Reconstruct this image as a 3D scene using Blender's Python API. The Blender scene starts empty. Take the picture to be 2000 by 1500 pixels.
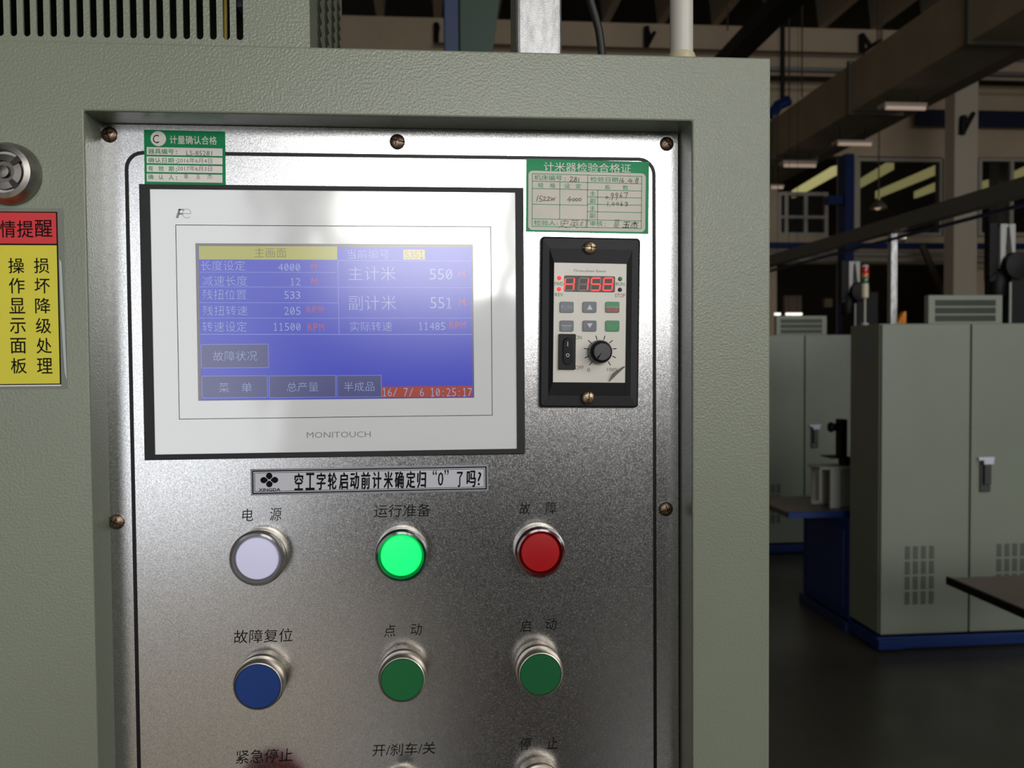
import bpy, bmesh, math, random
from mathutils import Vector, Matrix
random.seed(4)
S = bpy.context.scene
COL = S.collection
PI = math.pi
# ---------------------------------------------------------------- camera
EYE = Vector((0.0, 0.0, 1.5))
FPX = 1676.0
RV = Vector((0.99620234, -0.08677149, -0.00718336))
UV_ = Vector((0.00979146, 0.02966902, 0.99951182))
FV = Vector((0.086516, 0.99578635, -0.03040596))
cd = bpy.data.cameras.new('camera'); cam = bpy.data.objects.new('camera', cd); COL.objects.link(cam)
cam.matrix_world = Matrix(((RV.x, UV_.x, -FV.x, EYE.x), (RV.y, UV_.y, -FV.y, EYE.y), (RV.z, UV_.z, -FV.z, EYE.z), (0, 0, 0, 1)))
cd.sensor_width = 36.0; cd.lens = FPX / 2000 * 36.0; cd.clip_start = 0.02; cd.clip_end = 200
cd.dof.use_dof = True; cd.dof.focus_distance = 0.545; cd.dof.aperture_fstop = 15.0
S.camera = cam
# ---------------------------------------------------------------- light and exposure
S.view_settings.view_transform = 'Standard'; S.view_settings.look = 'None'
S.view_settings.gamma = 1.0; S.view_settings.exposure = 0.0; S.view_settings.use_curve_mapping = False
wd = bpy.data.worlds.new('world'); S.world = wd; wd.use_nodes = True
bg = wd.node_tree.nodes['Background']; bg.inputs[0].default_value = (0.80, 0.88, 1.0, 1); bg.inputs[1].default_value = 0.10
def area(name, loc, sx, sz, power, color, towards):
    ld = bpy.data.lights.new(name, 'AREA'); ld.shape = 'RECTANGLE'; ld.size = sx; ld.size_y = sz
    ld.energy = power; ld.color = color
    o = bpy.data.objects.new(name, ld); COL.objects.link(o); o.location = loc
    o.rotation_euler = (Vector(towards) - Vector(loc)).to_track_quat('-Z', 'Y').to_euler()
    return o
WY = -6.0        # wall behind the photographer
WIN = [(-3.8, -1.3, 0.1, 3.1, 2.3), (-0.85, 0.55, 1.95, 3.7, 11.0), (0.65, 2.05, 1.95, 3.7, 11.0), (3.6, 5.2, 1.2, 4.0, 7.0), (5.4, 7.0, 1.2, 4.0, 7.0), (2.0, 14.0, 5.2, 7.6, 6.0)]   # x0,x1,z0,z1,radiance; last three are unseen windows added as fill light
for i, (x0, x1, z0, z1, L) in enumerate(WIN):
    A = (x1 - x0) * (z1 - z0)
    area('daylight_window', ((x0 + x1) / 2, WY - 0.12, (z0 + z1) / 2), x1 - x0, z1 - z0, L * PI * A * 1.0, (1.0, 0.98, 0.95) if i else (.95, .97, 1.0), ((x0 + x1) / 2, 5, (z0 + z1) / 2))
# ---------------------------------------------------------------- helpers
def ray(px, py):
    return FV + RV * ((px - 1000) / FPX) - UV_ * ((py - 750) / FPX)
def P(px, py, Y):
    d = ray(px, py); return EYE + d * (Y / d.y)
def PZ(px, py, z=0.0):
    d = ray(px, py); return EYE + d * ((z - EYE.z) / d.z)
def lin(c):
    return tuple(((v / 255) / 12.92 if v / 255 <= 0.04045 else ((v / 255 + 0.055) / 1.055) ** 2.4) for v in c)
MATS = {}
def mat(name, col, rough=0.5, metal=0.0, spec=0.5, emit=None, es=0.0, noise=None, bump=None, coat=0.0, ior=None, alpha=None, rn=None):
    """col in sRGB 0..255; noise=(scale, amount[, stretch]); bump=(scale, strength, distance); rn=(scale, amount) roughness variation"""
    if name in MATS: return MATS[name]
    m = bpy.data.materials.new(name); m.use_nodes = True; nt = m.node_tree; b = nt.nodes['Principled BSDF']
    c = lin(col); b.inputs['Base Color'].default_value = (*c, 1); b.inputs['Roughness'].default_value = rough
    b.inputs['Metallic'].default_value = metal; b.inputs['Specular IOR Level'].default_value = spec
    b.inputs['Coat Weight'].default_value = coat; b.inputs['Coat Roughness'].default_value = 0.08
    if ior: b.inputs['IOR'].default_value = ior
    if emit: b.inputs['Emission Color'].default_value = (*lin(emit), 1); b.inputs['Emission Strength'].default_value = es
    if alpha is not None: b.inputs['Alpha'].default_value = alpha
    tc = nt.nodes.new('ShaderNodeTexCoord')
    def nz(scale, detail=3.0, stretch=None):
        n = nt.nodes.new('ShaderNodeTexNoise'); n.inputs['Scale'].default_value = scale; n.inputs['Detail'].default_value = detail
        if stretch:
            mp = nt.nodes.new('ShaderNodeMapping'); mp.inputs['Scale'].default_value = stretch
            nt.links.new(tc.outputs['Object'], mp.inputs[0]); nt.links.new(mp.outputs[0], n.inputs['Vector'])
        else: nt.links.new(tc.outputs['Object'], n.inputs['Vector'])
        return n
    if noise:
        n = nz(noise[0], 4.0, noise[2] if len(noise) > 2 else None)
        mr = nt.nodes.new('ShaderNodeMapRange'); mr.inputs[1].default_value = 0.3; mr.inputs[2].default_value = 0.7
        mr.inputs[3].default_value = 1 - noise[1]; mr.inputs[4].default_value = 1 + noise[1]
        nt.links.new(n.outputs['Fac'], mr.inputs[0])
        mx = nt.nodes.new('ShaderNodeVectorMath'); mx.operation = 'SCALE'; mx.inputs[0].default_value = c
        nt.links.new(mr.outputs[0], mx.inputs['Scale']); nt.links.new(mx.outputs[0], b.inputs['Base Color'])
    if rn:
        n = nz(rn[0], 3.0); mr = nt.nodes.new('ShaderNodeMapRange'); mr.inputs[1].default_value = .3; mr.inputs[2].default_value = .7
        mr.inputs[3].default_value = rough - rn[1]; mr.inputs[4].default_value = rough + rn[1]
        nt.links.new(n.outputs['Fac'], mr.inputs[0]); nt.links.new(mr.outputs[0], b.inputs['Roughness'])
    if bump:
        n = nz(bump[0], 1.5); bp = nt.nodes.new('ShaderNodeBump'); bp.inputs['Strength'].default_value = bump[1]; bp.inputs['Distance'].default_value = bump[2]
        nt.links.new(n.outputs['Fac'], bp.inputs['Height']); nt.links.new(bp.outputs[0], b.inputs['Normal'])
    MATS[name] = m; return m
WMAT = {}     # world matrices by object name (kept by hand, no depsgraph needed)
def put(o, parent, M):
    if parent is not None:
        o.parent = parent
    WMAT[o.name] = M
class MB:
    def __init__(s): s.v = []; s.f = []
    def add(s, vs, fs):
        n = len(s.v); s.v += [tuple(v) for v in vs]; s.f += [tuple(i + n for i in f) for f in fs]; return s
    def box(s, x0, x1, y0, y1, z0, z1):
        return s.add([(x0,y0,z0),(x1,y0,z0),(x1,y1,z0),(x0,y1,z0),(x0,y0,z1),(x1,y0,z1),(x1,y1,z1),(x0,y1,z1)],
                     [(0,3,2,1),(4,5,6,7),(0,1,5,4),(1,2,6,5),(2,3,7,6),(3,0,4,7)])
    def hexa(s, a, b):   # two quads (4 points each, same order): joined solid
        return s.add(list(a) + list(b), [(0,1,2,3),(7,6,5,4),(0,4,5,1),(1,5,6,2),(2,6,7,3),(3,7,4,0)])
    def rect(s, x0, x1, z0, z1, y):
        return s.add([(x0,y,z0),(x1,y,z0),(x1,y,z1),(x0,y,z1)], [(0,1,2,3)])
    def prism(s, pts, y0, y1):  # pts in xz
        n = len(pts)
        return s.add([(x,y0,z) for x,z in pts] + [(x,y1,z) for x,z in pts],
                     [tuple(range(n)), tuple(range(2*n-1, n-1, -1))] + [(i,n+i,n+(i+1)%n,(i+1)%n) for i in range(n)])
    def lathe(s, c, prof, n=40, axis='y', cap0=True, cap1=True):
        # prof = (r, h) list, h measured along +axis from c
        k = len(prof); vs = []
        for r, h in prof:
            for i in range(n):
                a = 2*PI*i/n; u, w = r*math.cos(a), r*math.sin(a)
                vs.append((c[0]+u, c[1]+h, c[2]+w) if axis == 'y' else (c[0]+u, c[1]+w, c[2]+h) if axis == 'z' else (c[0]+h, c[1]+u, c[2]+w))
        fs = [(j*n+i, j*n+(i+1)%n, (j+1)*n+(i+1)%n, (j+1)*n+i) for j in range(k-1) for i in range(n)]
        if cap0: fs.append(tuple(range(n-1, -1, -1)))
        if cap1: fs.append(tuple((k-1)*n+i for i in range(n)))
        return s.add(vs, fs)
    def tube(s, pts, r, n=10):
        pts = [Vector(p) for p in pts]; vs = []
        for i, p in enumerate(pts):
            d = (pts[min(i+1,len(pts)-1)] - pts[max(i-1,0)]).normalized()
            a = d.orthogonal().normalized() if i == 0 else (pa - d*pa.dot(d)).normalized()
            pa = a; b = d.cross(a)
            for k in range(n):
                t = 2*PI*k/n; vs.append(p + (a*math.cos(t) + b*math.sin(t))*r)
        m = len(pts)
        fs = [(j*n+i, j*n+(i+1)%n, (j+1)*n+(i+1)%n, (j+1)*n+i) for j in range(m-1) for i in range(n)]
        fs += [tuple(range(n-1,-1,-1)), tuple((m-1)*n+i for i in range(n))]
        return s.add(vs, fs)
    def stroke(s, pts, w, y):   # flat pen line in xz, width w
        for (x0,z0),(x1,z1) in zip(pts, pts[1:]):
            dx, dz = x1-x0, z1-z0; l = math.hypot(dx, dz) or 1e-9; dx, dz = dx/l, dz/l; nx, nz = -dz*w/2, dx*w/2
            e = w*0.35
            y -= 2e-6
            s.add([(x0-dx*e-nx,y,z0-dz*e-nz),(x1+dx*e-nx,y,z1+dz*e-nz),(x1+dx*e+nx,y,z1+dz*e+nz),(x0-dx*e+nx,y,z0-dz*e+nz)], [(0,1,2,3)])
        return s
    def frame(s, x0, x1, z0, z1, w, y0, y1):
        s.box(x0,x1,y0,y1,z1-w,z1); s.box(x0,x1,y0,y1,z0,z0+w); s.box(x0,x0+w,y0,y1,z0+w,z1-w); s.box(x1-w,x1,y0,y1,z0+w,z1-w); return s
    def text(s, string, x0, x1, z0, z1, y, off=0.0, shear=0.0):
        if off > 0:      # bold by overstriking
            b = off*(z1-z0)*.75; k = 0
            for dx, dz in ((-b, 0), (b, 0), (0, b), (0, -b)): s.text(string, x0+dx, x1+dx, z0+dz, z1+dz, y-.000002*k, 0.0, shear); k += 1
            return s
        vs, fs = glyphs(string, off, shear)
        return s.add([(x0+(x1-x0)*a, y, z0+(z1-z0)*b) for a, b in vs], fs)
GC = {}
def curve2mesh(cu):
    o = bpy.data.objects.new('tmp', cu); COL.objects.link(o)
    dg = bpy.context.evaluated_depsgraph_get(); me = bpy.data.meshes.new_from_object(o.evaluated_get(dg))
    vs = [tuple(v.co) for v in me.vertices]; fs = [tuple(p.vertices) for p in me.polygons]
    bpy.data.objects.remove(o); bpy.data.meshes.remove(me); return vs, fs
def glyphs(string, off, shear):
    k = (string, off, shear)
    if k not in GC:
        cu = bpy.data.curves.new('tmp', 'FONT'); cu.body = string; cu.offset = off; cu.shear = shear; cu.resolution_u = 2
        vs, fs = curve2mesh(cu); bpy.data.curves.remove(cu)
        xs = [v[0] for v in vs]; ys = [v[1] for v in vs]; a, b, c, d = min(xs), max(xs), min(ys), max(ys)
        GC[k] = ([((v[0]-a)/(b-a), (v[1]-c)/((d-c) or 1)) for v in vs], fs)
    return GC[k]
def plate(loops, y0, y1):   # 2D outline with holes (xz), solid between y0 (front) and y1
    cu = bpy.data.curves.new('tmp', 'CURVE'); cu.dimensions = '2D'; cu.fill_mode = 'BOTH'; cu.extrude = abs(y1-y0)/2
    for lp in loops:
        sp = cu.splines.new('POLY'); sp.points.add(len(lp)-1); sp.use_cyclic_u = True
        for p, (x, z) in zip(sp.points, lp): p.co = (x*10, z*10, 0, 1)
    cu.extrude *= 10
    vs, fs = curve2mesh(cu); bpy.data.curves.remove(cu); ym = (y0+y1)/2
    m = MB(); m.add([(v[0]/10, ym - v[2]/10, v[1]/10) for v in vs], fs); return m
def rr(x0, x1, z0, z1, r, n=6):
    pts = []
    for cx, cz, a0 in ((x1-r,z1-r,0),(x0+r,z1-r,90),(x0+r,z0+r,180),(x1-r,z0+r,270)):
        for i in range(n+1):
            a = math.radians(a0+90*i/n); pts.append((cx+r*math.cos(a), cz+r*math.sin(a)))
    return pts
def obj(name, mb, m, parent=None, world=True, bevel=0.0, smooth=None, label=None, kind=None, origin=None, flat=False, seg=2):
    M = WMAT[parent.name] if parent is not None else Matrix.Translation(origin) if origin is not None else Matrix()
    me = bpy.data.meshes.new(name); vs = mb.v
    if world:
        Mi = M.inverted(); vs = [Mi @ Vector(v) for v in vs]
    me.from_pydata([tuple(v) for v in vs], [], mb.f)
    if not flat:
        b = bmesh.new(); b.from_mesh(me); bmesh.ops.remove_doubles(b, verts=b.verts, dist=1e-7); bmesh.ops.recalc_face_normals(b, faces=b.faces); b.to_mesh(me); b.free()
    me.materials.append(m); me.update()
    if smooth:
        for p in me.polygons: p.use_smooth = True
        me.set_sharp_from_angle(angle=math.radians(smooth))
    o = bpy.data.objects.new(name, me); COL.objects.link(o)
    if parent is not None: put(o, parent, M.copy())
    else:
        o.location = origin if origin is not None else (0,0,0); put(o, None, M)
    if bevel:
        md = o.modifiers.new('bevel', 'BEVEL'); md.width = bevel; md.segments = seg; md.limit_method = 'ANGLE'; md.angle_limit = math.radians(35)
    if label: o['label'] = label
    if kind: o['kind'] = kind
    return o
def thing(name, label, cat, loc, rot=0.0, group=None):
    o = bpy.data.objects.new(name, None); COL.objects.link(o); o.location = loc; o.rotation_euler = (0, rot, 0); o.empty_display_size = .02
    WMAT[o.name] = Matrix.Translation(loc) @ Matrix.Rotation(rot, 4, 'Y')
    o['label'] = label; o['category'] = cat
    if group: o['group'] = group
    return o
def tag(o, label, cat, group=None, kind=None):
    o['label'] = label; o['category'] = cat
    if group: o['group'] = group
    if kind: o['kind'] = kind
    return o
def struct(o): o['kind'] = 'structure'; return o
def kids(o): return [c for c in KID.get(o.name, [])]
def dup(root, delta, label=None, group=None):
    r = root.copy(); COL.objects.link(r); r.location = root.location + Vector(delta)
    if label: r['label'] = label
    if group: r['group'] = group
    for ch in [x for x in COL.objects if x.parent == root]:
        c = ch.copy(); COL.objects.link(c); c.parent = r
        for g in [x for x in COL.objects if x.parent == ch]:
            d = g.copy(); COL.objects.link(d); d.parent = c
    return r
class F:    # local frame of a thing: pixel of the photo -> local x,z on the plane at depth Y
    def __init__(s, o): s.Mi = WMAT[o.name].inverted()
    def p(s, px, py, Y): v = s.Mi @ P(px, py, Y); return v.x, v.z
    def box(s, a, b, Y):     # top-left, bottom-right -> x0,x1,z0,z1
        x0, z1 = s.p(*a, Y); x1, z0 = s.p(*b, Y); return x0, x1, z0, z1
    def tb(s, l, t, r, b, Y):   # text box measured at its left end (t, b) -> x0,x1,z0,z1
        x0, z1 = s.p(l, t, Y); _, z0 = s.p(l, b, Y); x1, _ = s.p(r, (t+b)/2, Y); return x0, x1, z0, z1
# ---------------------------------------------------------------- materials
M_green = mat('grey_green_textured_paint', (126, 132, 115), 0.3, spec=0.5, bump=(700, 0.5, 0.00045), noise=(7, 0.04))
M_green_in = mat('grey_green_paint_return', (120, 124, 108), 0.4, bump=(900, 0.6, 0.0004))
M_far = mat('grey_green_paint_far', (124, 131, 117), 0.4, noise=(3, 0.04))
M_farside = M_far
M_steel = mat('zinc_speckled_steel', (196, 196, 197), 0.23, metal=1.0, noise=(1700, 0.28), bump=(2600, 0.2, 0.0001), rn=(1500, 0.06))
M_black = mat('black_gloss_print', (10, 10, 12), 0.4, spec=.25)
M_ink = mat('black_ink', (8, 8, 10), 0.7, spec=.15)
M_screw = mat('brown_oxidised_screw', (128, 110, 96), 0.38, metal=1.0, noise=(500, 0.3))
M_screw2 = mat('bronze_plated_screw', (150, 134, 112), 0.34, metal=1.0, noise=(500, 0.25))
M_bezel = mat('matt_black_plastic', (30, 30, 33), 0.55, spec=0.35, noise=(300, 0.1))
M_chrome = mat('satin_nickel', (208, 198, 182), 0.34, metal=1.0)
M_galv = mat('galvanised_steel', (168, 170, 170), 0.42, metal=0.8, noise=(60, 0.35, (1, 1, .35)), bump=(500, .3, .0004))
M_white = mat('sticker_white', (222, 217, 210), 0.5, noise=(60, .04))
M_sgreen = mat('sticker_green', (8, 134, 80), 0.6, spec=.2, noise=(40, .06))
M_sgreen2 = mat('sticker_pale_green', (56, 152, 104), 0.6, spec=.2, noise=(40, .06))
M_floor = mat('dark_sealed_concrete', (66, 64, 54), 0.35, noise=(1.3, .12), rn=(2, .08))
M_wall = mat('aged_beige_plaster', (214, 194, 168), 0.85, noise=(.8, .07))
M_dark = mat('dark_interior', (26, 25, 24), 0.8)
M_blk = mat('black_painted_steel', (12, 12, 13), 0.55, spec=.25)
M_blue = mat('blue_machine_paint', (12, 42, 98), 0.5, spec=.3, noise=(4, .12))
M_grey = mat('dusty_grey_duct', (150, 138, 116), 0.6, metal=.2, noise=(2, .1))
Yp, Yf = 0.526, 0.500     # steel panel plane, cabinet front plane
def W(px, py, Y): v = P(px, py, Y); return v.x, v.z
# ---------------------------------------------------------------- the hall (setting)
struct(obj('floor', MB().box(-9, 32, -6.3, 40, -0.2, 0), M_floor))
YB = 23.0
def wall_box(mb, px0, py0, px1, py1, Y0=YB, Y1=YB+.35):
    x0, z1 = W(px0, py0, Y0); x1, z0 = W(px1, py1, Y0); mb.box(x0, x1, Y0, Y1, z0, z1); return mb
zt = W(1600, 55, YB)[1]
back = MB()
xl, xr = -9, 17.5
def zz(px, py): return W(px, py, YB)[1]
zwin0, zwin1 = zz(1750, 462), zz(1750, 306)
back.box(xl, xr, YB, YB+.35, zwin1, zt)                      # wall above the windows
back.box(xl, xr, YB, YB+.35, zz(1700, 515), zwin0)         # band below the windows
for a, b in ((1480, 1519), (1840, 1862)):                     # piers between windows
    x0 = W(a, 400, YB)[0]; x1 = W(b, 400, YB)[0]; back.box(x0, x1, YB, YB+.35, zwin0, zwin1)
back.box(xl, W(1480, 400, YB)[0]-.0, YB, YB+.35, zwin0, zwin1)
x0 = W(1862, 600, YB)[0]; back.box(x0, xr, YB, YB+.35, 0, zz(1700, 515))
x1 = W(1517, 600, YB)[0]; back.box(xl, x1, YB, YB+.35, 0, zz(1700, 515))
wb = struct(obj('wall_back', back, M_wall))
struct(obj('wall_left', MB().box(-9.3, -9, -6.3, YB+.35, 0, 12), M_wall))
struct(obj('wall_right', MB().box(17.5, 17.8, 8, YB+.35, 0, 14), M_wall))
# next bay seen through the windows
nb = MB(); nb.box(xl, xr+14, 39.6, 40, 0, 14); nb.box(xl, xr+14, YB+.35, 40, 13.2, 13.5); nb.box(xr+14, xr+14.3, YB+.2, 40, 0, 13.5); nb.box(xr, xr+14, YB+.05, YB+.35, 0, 13.5)
struct(obj('wall_far_bay', nb, mat('brown_far_wall', (80, 72, 62), .9)))
# roof with ribs
roof = MB(); roof.box(xl, 17.5, 7, YB+.35, zt+1.6, zt+1.8)
rf = struct(obj('ceiling', roof, mat('grey_brown_concrete', (150, 136, 118), .85)))
M_rib = mat('grey_concrete_rib', (158, 144, 126), .9)
for i in range(17):
    x = -7.4 + i*1.5
    r_ = MB()
    r_.hexa([(x-.28,7,zt+1.6),(x+.28,7,zt+1.6),(x+.1,7,zt),(x-.1,7,zt)], [(x-.28,YB,zt+1.6),(x+.28,YB,zt+1.6),(x+.1,YB,zt),(x-.1,YB,zt)])
    obj('rib', r_, M_rib, rf)
# columns
M_col = mat('pale_painted_column', (206, 196, 178), .8)
def column(n, a, b, top, bot, Y, d):
    x0, z1 = W(a, top, Y); x1, z0 = W(b, bot, Y)
    return struct(obj(n, MB().box(x0, x1, Y, Y+d, max(0, z0), z1), M_col, bevel=.02))
column('trim_1', 1866, 1905, 150, 900, 19.5, .42)
column('trim_2', 1952, 1976, 300, 640, YB+3, .5)
# galvanised crane rail along the back wall
def bandthing(name, label, cat, px0, py0, px1, py1, Y, dep, m, x0=None, x1=None, group=None):
    a, z1 = W(px0, py0, Y); b, z0 = W(px1, py1, Y)
    if x0 is not None: a = x0
    if x1 is not None: b = x1
    return tag(obj(name, MB().box(a, b, Y, Y+dep, z0, z1), m, origin=Vector(((a+b)/2, Y, z0)) if True else None, bevel=.01), label, cat, group)
bandthing('crane_rail', 'pale galvanised rail running along the high back wall above a dark ledge', 'rail', 1500, 129, 1930, 146, 21.6, .2, M_galv, x0=0, x1=17.4)
bandthing('crane_beam', 'dark steel beam directly under the pale rail on the back wall', 'beam', 1500, 147, 1930, 159, 21.6, .35, M_blk, x0=0, x1=17.4)
bandthing('wall_pipe', 'thin brown pipe along the upper back wall above the pale rail', 'pipe', 1500, 103, 1930, 109, 22.6, .06, mat('brown_pipe', (92, 70, 50), .6), x0=0, x1=17.4)
bandthing('roller_shutter', 'dark blue band of wall cladding between the right hand windows and beam', 'cladding', 1790, 213, 2040, 249, 22.6, .1, mat('navy_cladding', (14, 26, 62), .6), x1=17.4)
bandthing('water_pipe', 'blue horizontal pipe crossing the back wall below the windows', 'pipe', 1500, 473, 1945, 486, 21.8, .15, M_blue, x0=2, x1=17.4)
M_lp = mat('white_painted_pipe', (160, 158, 150), .5)
for k, (t, b) in enumerate(((492, 499), (503, 511))):
    mb = MB(); z1 = W(1700, t, 21.8)[1]; z0 = W(1700, b, 21.8)[1]
    mb.tube([(2, 21.9, (z0+z1)/2), (17.4, 21.9, (z0+z1)/2)], (z1-z0)/2, 10)
    tag(obj('wall_pipe', mb, M_lp, origin=Vector((10, 21.9, (z0+z1)/2)), smooth=40), ['upper', 'lower'][k]+' of two white pipes under the blue pipe on the back wall', 'pipe', 'white pipes on the back wall')
# windows of the back wall
M_wf = mat('grey_window_frame', (196, 190, 178), .6)
M_glass = mat('dusty_dark_glass', (40, 38, 34), 0.1, spec=.5, alpha=.35)
def window(n, xa, xb, ya, yb, vs, hs, group=None):
    Y = YB+.05
    x0, z1 = W(xa, ya, Y); x1, z0 = W(xb, yb, Y); w = .1
    fr = MB().frame(x0, x1, z0, z1, w, Y-.05, Y+.12)
    for v in vs: x = W(v, (ya+yb)/2, Y)[0]; fr.box(x-.05, x+.05, Y-.04, Y+.1, z0+w, z1-w)
    for h in hs: z = W(xa, h, Y)[1]; fr.box(x0+w, x1-w, Y-.045, Y+.105, z-.04, z+.04)
    o = struct(obj(n, fr, M_wf)); 
    xs = [x0+w]+[W(v, (ya+yb)/2, Y)[0] for v in vs]+[x1-w]; zs = [z0+w]+sorted(W(xa, h, Y)[1] for h in hs)+[z1-w]
    for i in range(len(xs)-1):
        for j in range(len(zs)-1): obj('pane', MB().box(xs[i], xs[i+1], Y+.02, Y+.03, zs[j], zs[j+1]), M_glass, o)
    return o
window('window_1', 1518, 1616, 375, 462, (1535, 1573), (424,))
window('window_2', 1672, 1840, 308, 462, (), ())
window('window_3', 1910, 2030, 308, 462, (1975,), ())
wfp = MB(); 
# skylight strips of the next bay
M_sky = mat('yellow_skylight', (120, 116, 70), .5, emit=(196, 190, 128), es=.62)
strips = [((1552, 371), (1630, 324), 30), ((1672, 356), (1740, 314), 30), ((1715, 372), (1835, 320), 30), ((1790, 373), (1838, 352), 33), ((1902, 362), (1925, 352), 30), ((1975, 338), (2010, 322), 30)]
sk = []
for i, (a, b, Y) in enumerate(strips):
    h = 3.3 if i not in (3, 4) else 2.4
    far, near = P(*a, Y+8), P(*b, Y)
    zc = near.z; v = Vector((0, 0, .34)); t = Vector((.12, 0, .03))
    far = P(*a, Y+4)
    m = MB().hexa([near-t, near+t, near+t-v, near-t-v], [far-t, far+t, far+t-v*.9, far-t-v*.9])
    o = obj('skylight', m, M_sky, origin=near)
    tag(o, ['pale yellow skylight strip just above the barred window', 'pale yellow skylight strip behind the wide window, upper left', 'longest pale yellow skylight strip behind the wide window', 'short pale yellow skylight strip behind the wide window, lower right', 'small yellow skylight strip right of the pale column', 'small yellow skylight strip at the right picture edge'][i], 'skylight', 'skylight strips behind the windows')
# blue column + horizontal arm near the barred window
x0, _ = W(1651, 400, 20.5); x1, _ = W(1668, 400, 20.5)
t = thing('blue_column', 'deep blue steel column beside the barred window on the back wall', 'column', ((x0+x1)/2, 20.7, 0))
obj('post', MB().box(x0, x1, 20.5, 20.9, 0, W(1660, 300, 20.5)[1]), M_blue, t)
a, z1 = W(1617, 382, 20.6); _, z0 = W(1617, 398, 20.6); obj('arm', MB().box(a, x0, 20.6, 20.8, z0, z1), M_blue, t)
for a, b in ((1644, 1650), (1669, 1675)):
    xa, _ = W(a, 400, YB-.2); xb, z1 = W(b, 305, YB-.2)
    struct(obj('trim_3' if a < 1660 else 'trim_4', MB().box(xa, xb, YB-.2, YB+.1, 0, z1), M_wf))
# brackets on walls
def bracket(a, b, c, Y, lab):
    A, B, C = P(*a, Y), P(*b, Y), P(*c, Y); r = .05
    m = MB().tube([A, B], r*1.5, 6); m.tube([B, C], r, 6); m.tube([A, (B+C)/2], r, 6)
    return tag(obj('wall_bracket', m, M_blk, origin=A), lab, 'bracket', 'black angle brackets on the back wall')
bracket((1684, 66), (1684, 103), (1720, 78), YB-.15, 'black angle bracket left of the big diagonal duct')
bracket((1263, 52), (1263, 92), (1279, 62), YB-.15, 'black angle bracket between black cable and white pipe')
bracket((852, 45), (852, 84), (856, 50), YB-.15, 'thin black bracket left of the blue post above the cabinet')
bracket((1882, 226), (1880, 262), (1902, 220), 19.4, 'black angle bracket on the pale column')
# things and openings below the windows
t = tag(obj('brown_brace', MB().tube([P(1800, 478, 21), P(1800, 478, 21).lerp(P(1848, 590, 21), 4.2)], .09, 6), mat('brown_steel', (70, 58, 44), .6), origin=P(1848, 590, 21)), 'thin brown diagonal brace below the blue pipe', 'brace')
bandthing('inner_doorway', 'pale doorway lit at the far end behind the left far cabinet', 'doorway', 1533, 577, 1566, 618, 27, .2, mat('cream_door', (170, 150, 128), .8))
bandthing('inner_doorway', 'small pale panel left of the stacked black winding head', 'doorway', 1611, 583, 1626, 600, 27, .2, mat('cream_door', (170, 150, 128), .8))
M_refl_glow = mat('lit_tube', (230, 225, 210), .4, emit=(255, 250, 235), es=1.4)  # bright reflections over the farther cabinet, put in as glowing bars
for i, (a, b) in enumerate(((1513, 1524), (1535, 1546), (1548, 1566))):
    x0, z1 = W(a, 611, 12); x1, z0 = W(b, 616, 12)
    th = thing('light_tube', ['leftmost short lit tube over the farther cabinet', 'middle short lit tube over the farther cabinet', 'rightmost and longest lit tube over the farther cabinet'][i], 'lamp', (x0, 12, z0), 0, 'lit tubes over the farther cabinet')
    obj('tube', MB().tube([(x0, 12, (z0+z1)/2), (x1, 12, (z0+z1)/2)], (z1-z0)/2, 8), M_refl_glow, th)
    obj('hanger', MB().tube([((x0+x1)/2, 12, z1), ((x0+x1)/2, 12, zt+1.6)], .003, 5), M_blk, th)
# ducts and rails that run away from the viewer
def depthbar(name, label, cat, x0, x1, z0, z1, y0, y1, m, bev=.005, parts=True):
    return tag(obj(name, MB().box(x0, x1, y0, y1, z0, z1), m, origin=Vector((x0, y0, z0)), bevel=bev), label, cat)
t = thing('ventilation_duct', 'large dusty rectangular duct running diagonally under the roof', 'duct', (6, 9, 5.05))
y0 = 6.5
segs = [6.5, 9.3, 12.1, 14.9, 17.7, 20.5]
for a, b in zip(segs, segs[1:]):
    obj('duct_section', MB().box(6, 6.75, a, b-.03, 5.02, 5.72), M_grey, t, bevel=.01)
    if b < 20: obj('flange', MB().frame(5.96, 6.79, 4.98, 5.76, .05, b-.05, b+.02), mat('duct_flange', (86, 82, 70), .5, metal=.4), t)
depthbar('ventilation_duct', 'slimmer dusty duct parallel to and right of the large diagonal duct', 'duct', 7.1, 7.5, 5.28, 5.6, 6, 19, mat('second_duct', (128, 120, 104), .6, metal=.2, noise=(2, .1)))
depthbar('cable_conduit', 'black square conduit running diagonally above the corner of the near cabinet', 'conduit', 2.98, 3.2, 4.55, 4.7, 4, 20, M_blk)
t = thing('cable_tray', 'long grey cable tray running diagonally above the far cabinets', 'cable tray', (2.4, 2.2, 2.14))
obj('tray_side', MB().box(2.36, 2.368, 2.2, 19, 2.144, 2.217), mat('tray_grey', (96, 97, 90), .5, metal=.3), t)
obj('tray_side', MB().box(2.412, 2.42, 2.2, 19, 2.144, 2.217), mat('tray_grey', (96, 97, 90), .5, metal=.3), t)
obj('tray_bottom', MB().box(2.368, 2.412, 2.2, 19, 2.144, 2.15), mat('tray_grey', (96, 97, 90), .5, metal=.3), t)
tag(obj('air_line', MB().tube([(2.37, 2.2, 2.105), (2.37, 19, 2.105)], .009, 10), mat('navy_pipe', (20, 34, 74), .45), origin=Vector((2.37, 2.2, 2.1)), smooth=40), 'thin navy air pipe slung under the long grey cable tray', 'pipe')
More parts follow.
